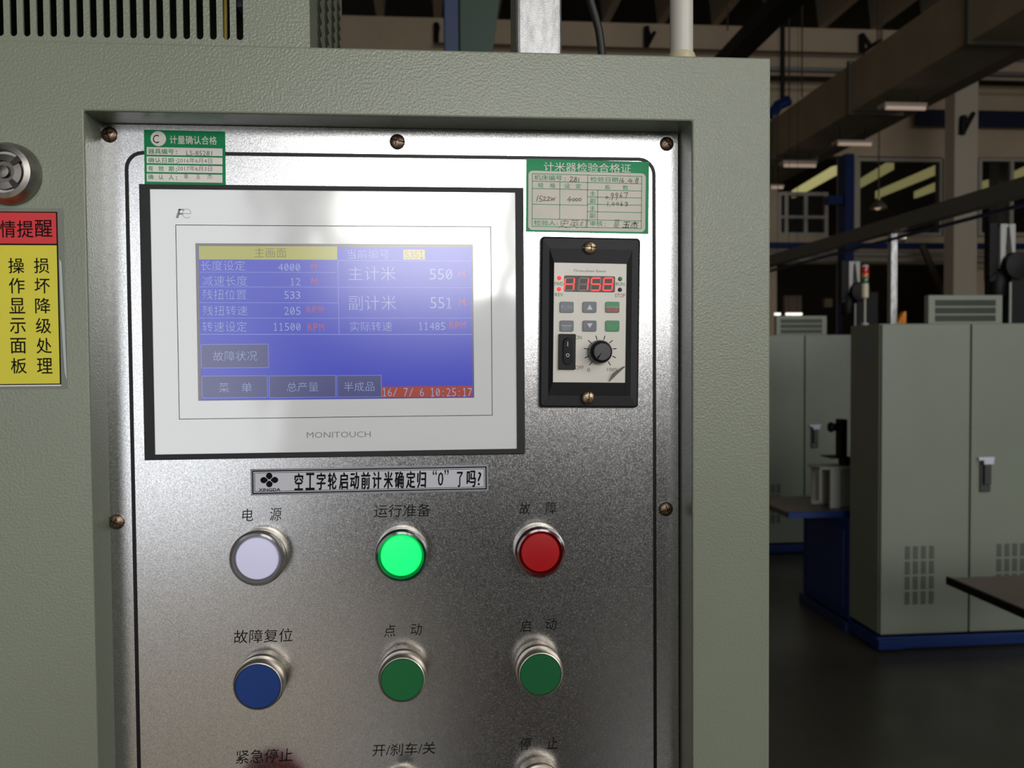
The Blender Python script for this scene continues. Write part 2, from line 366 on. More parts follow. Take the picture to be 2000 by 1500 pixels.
# strip lights under the duct, hanging wires
for i, (a, b, t_, bo, Y, lab) in enumerate(((1729, 1811, 199, 214, 11.0, 'nearest strip light under the diagonal duct'), (1636, 1705, 273, 284, 12.5, 'middle strip light under the diagonal duct'), (1530, 1596, 313, 326, 14.3, 'farthest strip light under the diagonal duct'), (1505, 1532, 360, 368, 15.2, 'faint strip light beside the cabinet edge under the duct'))):
    x0, z1 = W(a, t_, Y); x1, z0 = W(b, bo, Y)
    th = thing('strip_light', lab, 'lamp', ((x0+x1)/2, Y, z0), group='strip lights under the duct')
    zm = z0 + (z1-z0)*.45
    obj('reflector', MB().prism([(x0, z1), (x1, z1), (x1, zm), (x0, zm)], Y, Y+.2), mat('lamp_reflector', (190, 170, 158), .5), th)
    for xq in (x0+.08, x1-.08): obj('hanger', MB().tube([(xq, Y+.1, z1), (xq, Y+.1, 4.972)], .006, 5), M_blk, th)
    obj('tube', MB().tube([(x0+.02, Y+.02, z0+.02), (x1-.02, Y+.02, z0+.02)], .028, 8), mat('unlit_tube', (235, 215, 200), .3, emit=(220, 190, 170), es=.25), th, smooth=40)  # brightness of the unlit tube put in as a faint glow
for i, (a, b, lab) in enumerate((((1533, 0), (1541, 190), 'left thin wire hanging from the roof beside the cabinet corner'), ((1563, 0), (1566, 190), 'right thin wire hanging from the roof beside the cabinet corner'), ((1711, 0), (1713, 100), 'left thin wire hanging near the wall bracket'), ((1721, 0), (1722, 100), 'right thin wire hanging near the wall bracket'), ((1420, 0), (1421, 60), 'thin wire hanging behind the black conduit'))):
    A = P(*b, 16.); B = Vector((A.x, A.y, zt+1.6)); 
    tag(obj('hanging_wire', MB().tube([A, B], .014, 5), mat('brown_wire', (70, 58, 48), .6), origin=A), lab, 'wire', 'thin wires hanging from the roof')
# pendant lamp
c = P(1716, 408, 15.); 
th = thing('pendant_lamp', 'small bell-shaped pendant lamp hanging in front of the wide window', 'lamp', c)
R = .145
obj('lamp_shade', MB().lathe(c, [(R, 0), (R*.97, .04), (R*.7, .1), (R*.35, .14), (R*.22, .16), (R*.22, .2)], 24, 'z', cap0=False), mat('lamp_alu', (150, 140, 124), .3, metal=.8), th, smooth=40)
obj('bulb', MB().lathe(c+Vector((-.02, 0, -.015)), [(.01, 0), (.05, .015), (.06, .05), (.025, .1)], 16, 'z'), mat('dim_bulb', (230, 215, 190), .3, emit=(230, 205, 170), es=.4), th, smooth=40)
obj('cord', MB().tube([c+Vector((0,0,.19)), Vector((c.x, c.y, zt+1.6))], .012, 6), mat('brown_wire', (70, 58, 48), .6), th)
# high box at left rear corner behind conduit: black hanger parts and blue hoist
t = thing('hoist', 'blue hoist on a dark arm hanging beside the cabinet corner', 'hoist', P(1522, 210, 17))
obj('arm', MB().tube([Vector((P(1528, 146, 17).x, 17, zt+1.59)), P(1528, 205, 17)], .05, 6), M_blk, t)
obj('body', MB().tube([P(1505, 228, 17), P(1520, 206, 17), P(1541, 196, 17)], .11, 8), M_blue, t)
# ---------------------------------------------------------------- far cabinets
CX, CY = P(1722, 640, 4.106).x, 4.106      # left front edge and front plane of the nearer far cabinet
ZT = P(1722, 632, CY).z; ZB = P(1722, 1240, CY).z
DW = P(1897, 640, CY).x - CX
YS = 4.43
def louvers(x0, x1, z0, z1, y):     # four by four groups of dark bars, shade of the slits put into colour
    m = MB(); w = (x1-x0)/4; h = (z1-z0)/4
    for i in range(4):
        for j in range(4):
            for k in range(8):
                a = x0+i*w; z = z0+j*h+k*h*.86/8
                m.box(a, a+w*.6, y-.003, y+.001, z, z+h*.86/8*.5)
    return m
def far_cabinet():
    t = thing('electrical_cabinet', 'nearer grey-green two-door cabinet right of the dark side panel, on a blue base', 'cabinet', (CX, CY, 0), group='grey-green cabinets in the hall')
    obj('body', MB().box(CX, CX+2*DW+.02, CY+.02, YS, ZB, ZT), M_far, t, bevel=.004)
    for k in range(2):
        x0 = CX+.004+k*(DW+.002); x1 = x0+DW-.008
        d = obj('door', MB().box(x0, x1, CY, CY+.02, ZB, ZT-.004), M_far, t, bevel=.003)
        a = x0+.125 if k == 0 else x0+.14
        vz1 = P(1773, 1062, CY).z; vz0 = P(1773, 1180, CY).z
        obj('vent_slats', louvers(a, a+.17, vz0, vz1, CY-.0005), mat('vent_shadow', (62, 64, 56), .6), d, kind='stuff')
        if k == 1:
            hx0, hz1 = W(1913, 897, CY); hx1, hz0 = W(1932, 960, CY)
            obj('handle', MB().box(hx0, hx1, CY-.012, CY, hz0, hz1).box(hx0+.012, hx1-.008, CY-.03, CY-.01, hz0+.04, hz1-.02), mat('handle_grey', (74, 76, 72), .4, metal=.4), d, bevel=.003)
            obj('tape_scrap', MB().box(hx0-.012, hx1+.018, CY-.014, CY-.012, hz1-.004, hz1+.012).box(hx0+.004, hx1+.002, CY-.033, CY-.03, hz1-.022, hz1-.002), mat('pale_tape', (205, 205, 222), .3), d, label='pale tape stuck above the handle')
    x0, z1 = W(1816, 576, CY+.02); x1, _ = W(1961, 576, CY+.02)
    b = obj('vent_box', MB().box(x0, x1, CY+.03, CY+.07, ZT-.002, z1), M_far, t, bevel=.004)
    s = MB()
    for r in range(3):
        za = P(1830, 597+r*15.2, CY).z; zb = P(1830, 585+r*15.2, CY).z; n = 44
        for i in range(n):
            xa = x0+.035+(x1-x0-.07)*i/n; s.box(xa, xa+(x1-x0-.07)/n*.5, CY+.027, CY+.031, za, zb)
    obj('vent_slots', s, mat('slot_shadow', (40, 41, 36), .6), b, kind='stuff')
    # base frame
    xb0 = CX-.005
    obj('base_frame', MB().box(xb0, CX+2*DW, CY+.02, YS, .012, ZB-.02).box(xb0, CX+.13, CY-.0, CY+.02, .012, ZB-.03), M_blue, t, bevel=.004)
    lg = MB(); N = 28; c = P(1687, 664, CY); yc = (P(1687, 664, 1).x and CY+.16)
    vs = [(CX-.0012, CY+.155+.075*math.cos(2*PI*i/N), ZT-.115+.085*math.sin(2*PI*i/N)) for i in range(N)]
    lg.add(vs, [tuple(range(N))])
    obj('side_emblem', lg, mat('dull_blue_emblem', (124, 132, 134), .5), t, flat=True)
    return t
cab = far_cabinet()
dup(cab, (0.07, 2.123, 0), 'farther grey-green two-door cabinet left of the dark side panel, partly hidden')
# machine bodies behind the cabinets
def machine_body():
    t = thing('winding_machine', 'dark blue machine body behind the nearer far cabinet', 'machine', (CX+.4, CY+.6, 0), group='blue machine bodies')
    zt_ = .61
    obj('body', MB().box(CX+.0, CX+1.9, YS+.005, 5.02, .06, zt_), M_blue, t, bevel=.006)
    obj('plinth', MB().box(CX-.02, CX+1.9, YS+.002, 5.03, 0, .055), mat('dark_blue_plinth', (16, 34, 78), .5), t, bevel=.004)
    obj('side_panel', MB().box(CX-.004, CX+.004, YS+.06, 4.95, .12, zt_-.06), mat('navy_panel', (18, 44, 104), .5), t, bevel=.002)
    return t
mb_ = machine_body()
dup(mb_, (0.07, 2.123, 0), 'dark blue machine body behind the farther cabinet')
# work shelves
M_tab = mat('brown_worktop', (96, 82, 70), .45, noise=(5, .1))
zs = .64
A = PZ(1540, 1002, zs); B = PZ(1600, 968, zs)
t = thing('work_shelf', 'brown work shelf with a blue edge between the two far cabinets', 'shelf', (A.x, A.y, zs), group='brown work shelves')
obj('worktop', MB().box(A.x, A.x+.55, A.y+.02, B.y, zs-.03, zs), M_tab, t, bevel=.004)
obj('front_edge', MB().box(A.x, A.x+.55, A.y, A.y+.018, zs-.03, zs+.004), M_blue, t, label='blue front edge')
Aa = PZ(1848, 1128, zs)
t = thing('work_shelf', 'brown work shelf with a dark edge jutting in front of the nearer far cabinet', 'shelf', (Aa.x, Aa.y, zs), group='brown work shelves')
obj('worktop', MB().box(Aa.x+.012, Aa.x+1.4, 2.0, Aa.y, zs-.024, zs), M_tab, t, bevel=.004)
obj('side_edge', MB().box(Aa.x, Aa.x+.012, 2.0, Aa.y+.002, zs-.026, zs+.003), M_blk, t, label='dark side edge')
obj('support', MB().box(Aa.x+.9, Aa.x+.95, 2.3, Aa.y-.05, 0, zs-.03), M_blk, t)
# white box and hand wheel unit on the far shelf
Yw = A.y+.1
x0, z1 = W(1601, 914, Yw); x1, z0 = W(1668, 992, Yw); z0 = zs+.001
t = thing('white_housing', 'white open-fronted metal housing on the shelf with the blue edge', 'housing', ((x0+x1)/2, Yw, z0))
xm, _ = W(1622, 950, Yw); xm2, _ = W(1641, 950, Yw); M_wh = mat('white_housing_paint', (168, 170, 162), .5)
obj('shell', MB().box(x0, x0+.012, Yw, Yw+.06, z0+.04, z1).box(x0, x1, Yw, Yw+.16, z1-.012, z1+.004).box(x0+.02, x1, Yw+.15, Yw+.16, z0, z1-.012), M_wh, t, bevel=.003)
obj('front_panel', MB().box(xm, xm2, Yw, Yw+.02, z0, z1-.012).box(xm2+.004, x1, Yw+.03, Yw+.1, z0, z1-.012), M_wh, t, bevel=.003)
x0, zb = W(1625, 894, Yw); x1, _ = W(1668, 894, Yw)
t = thing('hand_wheel_unit', 'black bearing post with a round knob above the white housing', 'knob', ((x0+x1)/2, Yw+.05, zb-.03))
obj('base_plate', MB().box(x0, x1, Yw+.01, Yw+.15, zb-.008, zb).box(x1-.035, x1, Yw+.03, Yw+.12, z1+.006, zb-.008), M_blk, t, bevel=.003)
xa, za = W(1646, 820, Yw); xb, _ = W(1658, 820, Yw)
obj('post', MB().box(xa, xb+.008, Yw+.03, Yw+.09, zb, za), M_blk, t, bevel=.004)
kx, kz = W(1633, 836, Yw); s_ = (xa-kx)
obj('knob', MB().lathe((kx, Yw+.06, kz), [(.008, -.015), (.026, -.012), (.03, 0), (.024, .012), (.012, .016), (.012, s_*.55), (.022, s_*.6), (.022, s_)], 18, 'x'), M_blk, t, smooth=40)
# galvanised post on the near cabinet, winding heads, signal tower, orange guard
def postpair():
    x0, z1 = W(1741, 451, YS-.1); x1, _ = W(1754, 451, YS-.1); z1 = min(z1, 2.142)
    t = thing('galvanised_post', 'bright galvanised post standing on the nearer far cabinet and reaching the tray', 'post', ((x0+x1)/2, YS-.1, ZT))
    obj('post', MB().box(x0, x1, YS-.1, YS-.06, ZT, z1), M_galv, t, bevel=.004)
    obj('clamp', MB().lathe((x1+.005, YS-.1, z1-.03), [(.012, -.006), (.02, -.004), (.02, .03), (.01, .034)], 14, 'x'), M_chrome, t, smooth=40)
    obj('foot', MB().box(x0-.01, x1+.01, YS-.115, YS-.045, ZT, ZT+.006), M_galv, t)
postpair()
c = P(1689, 629, YS-.12); cx = max(c.x, CX+.015); cy = YS-.12
t = thing('signal_tower', 'stack light with red, amber and green segments on the nearer far cabinet', 'signal light', (cx, cy, ZT))
def sz(py): return P(1689, py, cy).z
r = .018
obj('pole', MB().lathe((cx, cy, ZT), [(.02, 0), (.018, .01), (.006, .014), (.006, sz(582)-ZT)], 14, 'z'), M_lp, t, smooth=40)
obj('housing', MB().lathe((cx, cy, sz(583)), [(r*.6, 0), (r, .006), (r, sz(554)-sz(583))], 24, 'z'), mat('cream_plastic', (196, 188, 158), .4), t, smooth=40)
for nm, a, b, col, em in (('green_segment', 553, 543, (8, 96, 64), None), ('amber_segment', 543, 534, (190, 96, 26), None), ('red_segment', 534, 521, (176, 22, 26), None)):
    obj('light_segment', MB().lathe((cx, cy, sz(a)), [(r*.98, 0), (r*1.03, .002), (r*1.03, sz(b)-sz(a)-.002), (r*.98, sz(b)-sz(a))], 24, 'z'), mat(nm, col, .2, coat=.5), t, smooth=40, label=nm.split('_')[0]+' lens segment')
obj('cap', MB().lathe((cx, cy, sz(521)), [(r*1.03, 0), (r, .005), (r*.6, .01)], 24, 'z'), mat('pale_cap', (190, 186, 176), .4), t, smooth=40)
YH = CY+1.1
def head():
    x0, z1 = W(1955, 437, YH); x1, zz0 = W(1983, 520, YH)
    t = thing('winding_unit', 'black winding head with two white fork blades behind the nearer cabinet, at the right edge', 'machine', ((x0+x1)/2, YH, 0), group='black winding heads behind the cabinets')
    w = x1-x0
    obj('fork', MB().prism([(x0, z1), (x0+w*.42, z1), (x0+w*.3, zz0), (x0, zz0)], YH, YH+.05).prism([(x0+w*.58, z1), (x1, z1), (x1, zz0), (x1-w*.12, zz0)], YH, YH+.05).box(x0, x1, YH+.01, YH+.04, z1-.02, z1), mat('white_fork', (170, 170, 168), .4), t, bevel=.002)
    obj('back_plate', MB().box(x0-w*.6, x0-w*.02, YH+.02, YH+.08, zz0-.08, z1+.01), M_blk, t, bevel=.003)
    a, za = W(1940, 628, YH); b, zb = W(2014, 515, YH)
    obj('column', MB().box(x0+w*.55, x0+w*2.6, YH-.03, YH+.25, 0, zz0+.0), M_blk, t, bevel=.01)
    obj('hub', MB().lathe((x0+w*.9, YH-.06, zz0-.0), [(.03, 0), (.085, .01), (.09, .06), (.05, .1)], 22, 'y'), M_blk, t, smooth=40)
    obj('arm', MB().hexa([(x0-w*.7, YH, zz0-.1), (x0+w*1.2, YH, zz0-.05), (x0+w*1.2, YH, zz0+.03), (x0-w*.7, YH, zz0-.07)], [(x0-w*.7, YH+.06, zz0-.1), (x0+w*1.2, YH+.06, zz0-.05), (x0+w*1.2, YH+.06, zz0+.03), (x0-w*.7, YH+.06, zz0-.07)]), M_blk, t)
    obj('motor', MB().lathe((x0+w*.05, YH+.04, zz0-.2), [(.05, 0), (.055, .01), (.055, .14), (.04, .16)], 20, 'z'), M_blk, t, smooth=40)
    xx, za = W(1967, 552, YH-.02); _, zb = W(1967, 612, YH-.02)
    obj('spindle', MB().tube([(xx, YH-.05, zb-.1), (xx, YH-.05, za)], .008, 10), M_lp, t, smooth=40)
    return t
h = head()
dup(h, (0.05, 2.123, 0), 'black winding head with two white fork blades left of the signal tower')
x0, z0 = W(1746, 634, 4.75); x1, z1 = W(1765, 609, 4.75)
tag(obj('orange_guard', MB().prism([(x0, .6), (x1, .6), (x1, z1), (x1-.012, z1), (x0, z0)], 4.72, 4.76), mat('orange_plastic', (250, 150, 30), .5), origin=Vector((x0, 4.74, .6)), bevel=.003), 'orange guard poking up behind the galvanised post', 'guard')
# ---------------------------------------------------------------- control cabinet (foreground)
Yb2 = 0.93
XL = -.75; XR = P(1504, 800, Yf).x; ZTOP = P(1507, 113, Yf).z
rx0, rz1 = W(163, 216, Yf); rx1, _ = W(1352, 238, Yf); rz0 = .82
cc = thing('control_cabinet', 'grey-green textured control cabinet with a recessed steel operator panel, in the foreground', 'cabinet', (-.1, .7, 0))
obj('front_sheet', plate([[(XL, .02), (XR, .02), (XR, ZTOP), (XL, ZTOP)], [(rx0, rz0), (rx0, rz1), (rx1, rz1), (rx1, rz0)]], Yf, Yf+.002), M_green, cc, bevel=.0012)
lip = MB(); e = .0015; Yl = Yp+.004
lip.box(rx0-e, rx0, Yf+.0015, Yl, rz0-e, rz1+e).box(rx1, rx1+e, Yf+.0015, Yl, rz0-e, rz1+e).box(rx0, rx1, Yf+.0015, Yl, rz1, rz1+e).box(rx0, rx1, Yf+.0015, Yl, rz0-e, rz0)
obj('recess_lip', lip, M_green, cc)
body = MB(); body.box(XL, XL+.002, Yf+.002, Yb2, .02, ZTOP).box(XR-.002, XR, Yf+.002, Yb2, .02, ZTOP).box(XL+.002, XR-.002, Yf+.002, Yb2, ZTOP-.002, ZTOP).box(XL+.002, XR-.002, Yb2-.002, Yb2, .02, ZTOP-.002).box(XL, XR, Yf+.002, Yb2, .0, .02)
obj('body', body, M_green, cc, bevel=.0008)
# lock
lc = P(20, 341, Yf)
lk = obj('lock', MB().lathe((lc.x, Yf, lc.z), [(.0172, 0), (.0168, -.004), (.0145, -.0085), (.0118, -.0095), (.0112, -.006), (.0002, -.006)], 48, cap0=False), mat('worn_lock_metal', (156, 152, 146), .38, metal=1.0, noise=(120, .25)), cc, smooth=30, label='round worn metal lock')
obj('lock_core', MB().lathe((lc.x, Yf-.006, lc.z), [(.0098, 0), (.0095, -.0018), (.006, -.0022), (.0058, -.0006), (.0035, -.0006), (.0033, -.003), (.0005, -.0034)], 40), mat('dark_lock_core', (104, 100, 96), .35, metal=1.0), lk, smooth=30)
for a in (40, 130, 220, 310):
    ca, sa = math.cos(math.radians(a)), math.sin(math.radians(a)); m = MB()
    q = [(lc.x+ca*r_-sa*w_, lc.z+sa*r_+ca*w_) for r_, w_ in ((.006, -.0012), (.0112, -.0018), (.0112, .0018), (.006, .0012))]
    m.prism(q, Yf-.0085, Yf-.006); obj('lock_notch', m, mat('lock_dark', (24, 23, 22), .5), lk)
# vent box on top
YV = .506
vx1, _ = W(605, 60, YV); vx0 = -.75; vzt = 1.83
def hole(px):
    a, _ = W(px-6.9, 40, YV); b, _ = W(px+6.9, 40, YV); zb = P(px, 78.5-(475-px)*.0175, YV).z; ztp = P(px, -70, YV).z
    r_ = (b-a)/2; cx_ = (a+b)/2; pts = []
    for i in range(9): t_ = PI+PI*i/8; pts.append((cx_+r_*math.cos(t_), zb+r_+r_*math.sin(t_)))
    for i in range(9): t_ = PI*i/8; pts.append((cx_+r_*math.cos(t_), ztp-r_+r_*math.sin(t_)))
    return pts
vt = thing('ventilation_housing', 'grey-green slotted ventilation housing on top of the control cabinet, at upper left', 'vent housing', ((vx0+vx1)/2, YV+.1, ZTOP))
sf = MB(); hs = sorted((hole(468-26*k) for k in range(26)), key=lambda h: h[0][0]); zb_, cur = ZTOP+.0004, vx0
for k, h in enumerate(hs):
    cxh = (h[0][0]+h[8][0])/2
    nxt = vx1 if k == len(hs)-1 else ((hs[k+1][0][0]+hs[k+1][8][0])/2+cxh)/2
    # h[0..8] bottom arc left->right, h[9..17] top arc right->left
    sf.prism([(cur, zb_), (cxh, zb_), (cxh, h[4][1])]+[h[i] for i in (3, 2, 1, 0)]+[h[i] for i in (17, 16, 15, 14)]+[(cxh, h[13][1]), (cxh, vzt), (cur, vzt)], YV, YV+.0014)
    sf.prism([(cxh, zb_), (nxt, zb_), (nxt, vzt), (cxh, vzt), (cxh, h[13][1])]+[h[i] for i in (12, 11, 10, 9)]+[h[i] for i in (8, 7, 6, 5)]+[(cxh, h[4][1])], YV, YV+.0014)
    cur = nxt
obj('slotted_front', sf, M_green, vt)
YV2 = .682
vb = MB().box(vx1-.002, vx1, YV+.002, YV2, ZTOP+.0004, vzt).box(vx0, vx1-.002, YV2-.002, YV2, ZTOP+.0004, vzt).box(vx0, vx1-.002, YV+.002, YV2-.002, vzt-.002, vzt).box(vx0, vx0+.002, YV+.002, YV2-.002, ZTOP+.0004, vzt-.002)
vs_ = obj('shell', vb, M_green, vt)
me0 = None
for cI in range(4):
    y = YV+.03+cI*.036
    for rI in range(12):
        z = ZTOP+.002+rI*.0074
        m = MB().add([(vx1, y, z+.0085), (vx1, y+.006, z+.0085), (vx1, y+.017, z), (vx1, y+.011, z), (vx1+.0014, y+.0085, z+.001), (vx1+.0014, y+.0145, z+.001)],
                     [(0, 1, 5, 4), (0, 4, 3), (1, 2, 5), (3, 4, 5, 2), (0, 3, 2, 1)])
        if me0 is None:
            o0 = obj('louver', m, mat('louver_green', (84, 88, 77), .3), vt); me0 = o0; z00, y00 = z, y  # shade of the pressed louvers put into a darker green
        else:
            o = me0.copy(); COL.objects.link(o); o.location = (0, y-y00, z-z00)
# things glimpsed through the slots
tag(obj('yellow_cable', MB().tube([P(441, 86, .53), P(440, -60, .53)], .0011, 8), mat('yellow_cable', (170, 150, 60), .4), origin=P(441, 86, .53), smooth=40), 'thin yellow cable seen through the second slot from the right', 'cable')
tag(obj('connector_block', MB().box(*[P(462, 10, .55).x, P(474, 10, .55).x], .55, .57, P(466, 13, .55).z, P(466, -40, .55).z), mat('grey_blue_block', (120, 132, 150), .5), origin=P(468, 13, .55), bevel=.001), 'pale connector block seen through the rightmost slot', 'connector')
# things standing on / behind the cabinet top
x0, _ = W(1012, 80, .60); x1, _ = W(1098, 80, .60)
t = thing('galvanised_conduit', 'square galvanised conduit rising from the top of the control cabinet', 'conduit', ((x0+x1)/2, .62, ZTOP))
obj('conduit', MB().box(x0-.0015, x1, .60, .645, ZTOP, 1.95), mat('galvanised_near', (166, 166, 166), .42, metal=.85, noise=(330, .22, (1, 1, .3)), bump=(900, .3, .0003)), t, bevel=.003, seg=3)
obj('foot_flange', MB().box(x0-.006, x1+.006, .594, .651, ZTOP, ZTOP+.001), M_galv, t)
c = P(1331, 100, .53); r = (P(1353, 60, .53).x-P(1309, 60, .53).x)/2
t = thing('white_pipe', 'round white plastic pipe with a cream collar on the cabinet top', 'pipe', (c.x, .53, ZTOP))
obj('pipe', MB().tube([(c.x, .53, ZTOP), (c.x, .53, 1.95)], r, 28), mat('white_pvc', (196, 192, 182), .35), t, smooth=40)
obj('collar', MB().lathe((c.x, .53, ZTOP), [(r*1.22, 0), (r*1.22, .0095), (r*1.12, .0115), (r, .012)], 28, 'z'), mat('cream_collar', (190, 178, 146), .4), t, smooth=40)
pts = [P(1176, 112, .66), P(1174, 90, .66), P(1170, 60, .66), P(1162, 30, .66), P(1153, 0, .66), P(1142, -40, .66), P(1130, -90, .66)]
tag(obj('black_cable', MB().tube(pts, .0031, 12), mat('black_rubber', (26, 26, 25), .5), origin=pts[0], smooth=40), 'thick black cable rising between galvanised conduit and white pipe', 'cable')
# blue column and green hopper behind
x0, z0 = W(868, 140, 3.2); x1, _ = W(896, 140, 3.2)
tag(obj('blue_post', MB().box(x0, x1, 3.2, 3.3, 0, 4.2), mat('blue_post_paint', (18, 40, 76), .5), origin=Vector((x0, 3.2, 0)), bevel=.004), 'dark blue post behind the cabinet top, left of the green duct', 'post')
pa = [P(896, 0, 3.3), P(979, -30, 3.3), P(957, 140, 3.3), P(896, 140, 3.3)]
g = MB(); q = [(v.x, v.z) for v in pa]; a0 = q[3]
g.prism([(q[0][0], 3.2), (q[1][0]+.04, 3.2), (q[2][0], q[2][1]), (q[2][0]-.0, 0), (q[3][0], 0)], 3.25, 3.4)
tag(obj('green_duct', g, mat('dark_green_paint', (16, 50, 34), .5), origin=Vector((a0[0], 3.3, 0)), bevel=.004), 'dark green tapered duct between the blue post and galvanised conduit', 'duct')
# ---------------------------------------------------------------- steel operator panel
px0, pz1 = W(192, 241, Yp); px1, _ = W(1325, 261, Yp)
pz0 = .824
pn = thing('operator_panel', 'speckled steel operator panel screwed into the cabinet recess', 'control panel', ((px0+px1)/2, Yp+.001, pz0))
obj('back_void', MB().box(rx0-.0, rx1+.0, Yp+.0035, Yp+.0045, rz0, rz1), M_dark, cc)
obj('plate', MB().box(px0, px1, Yp, Yp+.0025, pz0, pz1), M_steel, pn, bevel=.0004)
# black rounded line
lx0, lz1 = W(252, 298, Yp); lx0 = W(250, 450, Yp)[0]; lx0 = (W(252, 575, Yp)[0]+W(272, 1500, Yp)[0])/2; lx1 = (W(1277, 900, Yp)[0]+W(1281, 1500, Yp)[0])/2
lz1 = (W(600, 302, Yp)[1]+W(1000, 307.5, Yp)[1])/2+.0009; lw = .0021; rad = .0105
lz0 = pz0+.01
obj('border_line', plate([rr(lx0-lw/2, lx1+lw/2, lz0, lz1, rad), rr(lx0+lw/2, lx1-lw/2, lz0+lw, lz1-lw, rad-lw)], Yp-.0003, Yp+.0001), M_black, pn)
# lettering
FP = F(pn)
ONE = False
def ink(lst, parent, y, off=0.0, m=None, shear=0.0, name='lettering', fr=FP, Y=Yp, world=False):
    for it in lst:      # one part per word; a word may be a list of single characters
        mb = MB()
        for s_, l, t_, r_, b_ in (it if isinstance(it, list) else [it]):
            if s_ in ('1', '0') and ONE:
                x0, x1, z0, z1 = fr.tb(l, t_, r_, b_, Y); w_ = (z1-z0)*.09; xm_ = (x0+x1)/2
                if s_ == '1': mb.stroke([(xm_, z0), (xm_, z1)], w_, y).stroke([(xm_, z1), (xm_-(z1-z0)*.16, z1-(z1-z0)*.17)], w_, y).stroke([(xm_-(z1-z0)*.16, z0+w_*.4), (xm_+(z1-z0)*.16, z0+w_*.4)], w_, y)
                else: mb.text('0', x0, x1, z0, z1, y, off, shear); mb.stroke([(x0+(x1-x0)*.2, z0+(z1-z0)*.22), (x0+(x1-x0)*.8, z0+(z1-z0)*.78)], w_, y)
            else: mb.text(s_, *fr.tb(l, t_, r_, b_, Y), y, off, shear)
        obj(name, mb, m or M_ink, parent, world=False, flat=True)
yl = Yp-.00015-(Yp+.001)
ink([[('电', 473, 994, 494, 1018), ('源', 527, 992, 550, 1017)], ('运行准备', 730, 986, 841, 1011), [('故', 1015, 981, 1036, 1005), ('障', 1066, 980, 1087, 1004)],
     ('故障复位', 457, 1231, 571, 1257), [('点', 750, 1220, 772, 1244), ('动', 802, 1218, 824, 1241)], [('启', 1016, 1211, 1037, 1235), ('动', 1066, 1208, 1087, 1231)],
     ('紧急停止', 460, 1466, 571, 1492), ('开/刹车/关', 727, 1454, 850, 1478), [('停', 1016, 1441, 1038, 1465), ('止', 1068, 1440, 1089, 1463)]], pn, yl, off=-.004, shear=.08)
# screws
def screw_mesh(R, cz=0.0, ang=0.0):
    NR, NA = 14, 48; vs = []; fs = []; ca, sa = math.cos(ang), math.sin(ang)
    def hgt(x, z):
        r_ = math.hypot(x, z)/R; u, w_ = x*ca+z*sa, -x*sa+z*ca
        h_ = R*.55*math.sqrt(max(0, 1-(r_*.92)**2))
        if (abs(u) < R*.13 and abs(w_) < R*.5) or (abs(w_) < R*.13 and abs(u) < R*.95): h_ -= R*.32
        if r_ < .28: h_ -= R*.12
        return h_
    vs.append((0, -hgt(0, 0), 0))
    for j in range(1, NR+1):
        for i in range(NA):
            a = 2*PI*i/NA; r_ = R*j/NR; x, z = r_*math.cos(a), r_*math.sin(a); vs.append((x, -max(0, hgt(x*.999, z*.999)) if j < NR else -R*.1, z))
    for i in range(NA): vs.append((R*math.cos(2*PI*i/NA), 0, R*math.sin(2*PI*i/NA)))
    for i in range(NA): fs.append((0, 1+i, 1+(i+1) % NA))
    for j in range(NR):
        for i in range(NA): fs.append((1+j*NA+i, 1+(j+1)*NA+i, 1+(j+1)*NA+(i+1) % NA, 1+j*NA+(i+1) % NA))
    return vs, fs
def screw(px, py, R, Y, ysurf, parent, m, ang, fr):
    x, z = fr.p(px, py, Y); vs, fs = screw_mesh(R, ang=ang)
    return obj('screw', MB().add([(x+a, ysurf+b, z+c_) for a, b, c_ in vs], fs), m, parent, world=False, smooth=28)
for px, py, an in ((214, 263, 1.9), (776, 277, 2.9), (1302, 281, 2.2), (228, 1019, 2.75), (1300, 994, .3)):
    screw(px, py, .0046 if px != 1302 else .0043, Yp, -.001, pn, M_screw, an, FP)
# ---------------------------------------------------------------- stickers
def sticker_thing(name, label, c, rot=0.0, cat='sticker'):
    v = P(*c, Yp); t = thing(name, label, cat, (v.x, Yp, v.z), rot); return t, F(t)
# 1: measurement confirmation label
Z1 = lambda x, y: (180+.25*x, 200+.25*y)
def zt_(fn, lst): return [zt_(fn, q) if isinstance(q, list) else (q[0], *fn(q[1], q[2]), *fn(q[3], q[4])) for q in lst]
st, fr = sticker_thing('inspection_label', 'small green inspection label with a white circled C, above the touch panel', (360, 306), .006)
sx0, sx1, sz0, sz1 = fr.box(Z1(406, 215), Z1(1043, 637), Yp)
sz0 = fr.p(360, 364, Yp)[1]
obj('backing', MB().box(sx0, sx1, -.0004, 0, sz0, sz1), M_sgreen, st, world=False)
wm = MB()
cx_, cz_ = fr.p(*Z1(519, 285), Yp)
wm.add([(cx_+.0044*math.cos(2*PI*i/36), -.0005, cz_+.0044*math.sin(2*PI*i/36)) for i in range(36)], [tuple(range(36))])
for a, b in ((350, 410), (423, 476), (489, 544), (557, 620)):
    x0, z1 = fr.p(*Z1(428, a), Yp); x1, _ = fr.p(*Z1(1019, a), Yp); _, z0 = fr.p(*Z1(428, b), Yp); wm.rect(x0, x1, z0, z1, -.0005)
obj('white_field', wm, M_white, st, world=False, flat=True)
obj('title_lettering', MB().text('计量确认合格', *fr.tb(332, 265, 424, 281.5, Yp), -.0006, .004), M_white, st, world=False, flat=True)
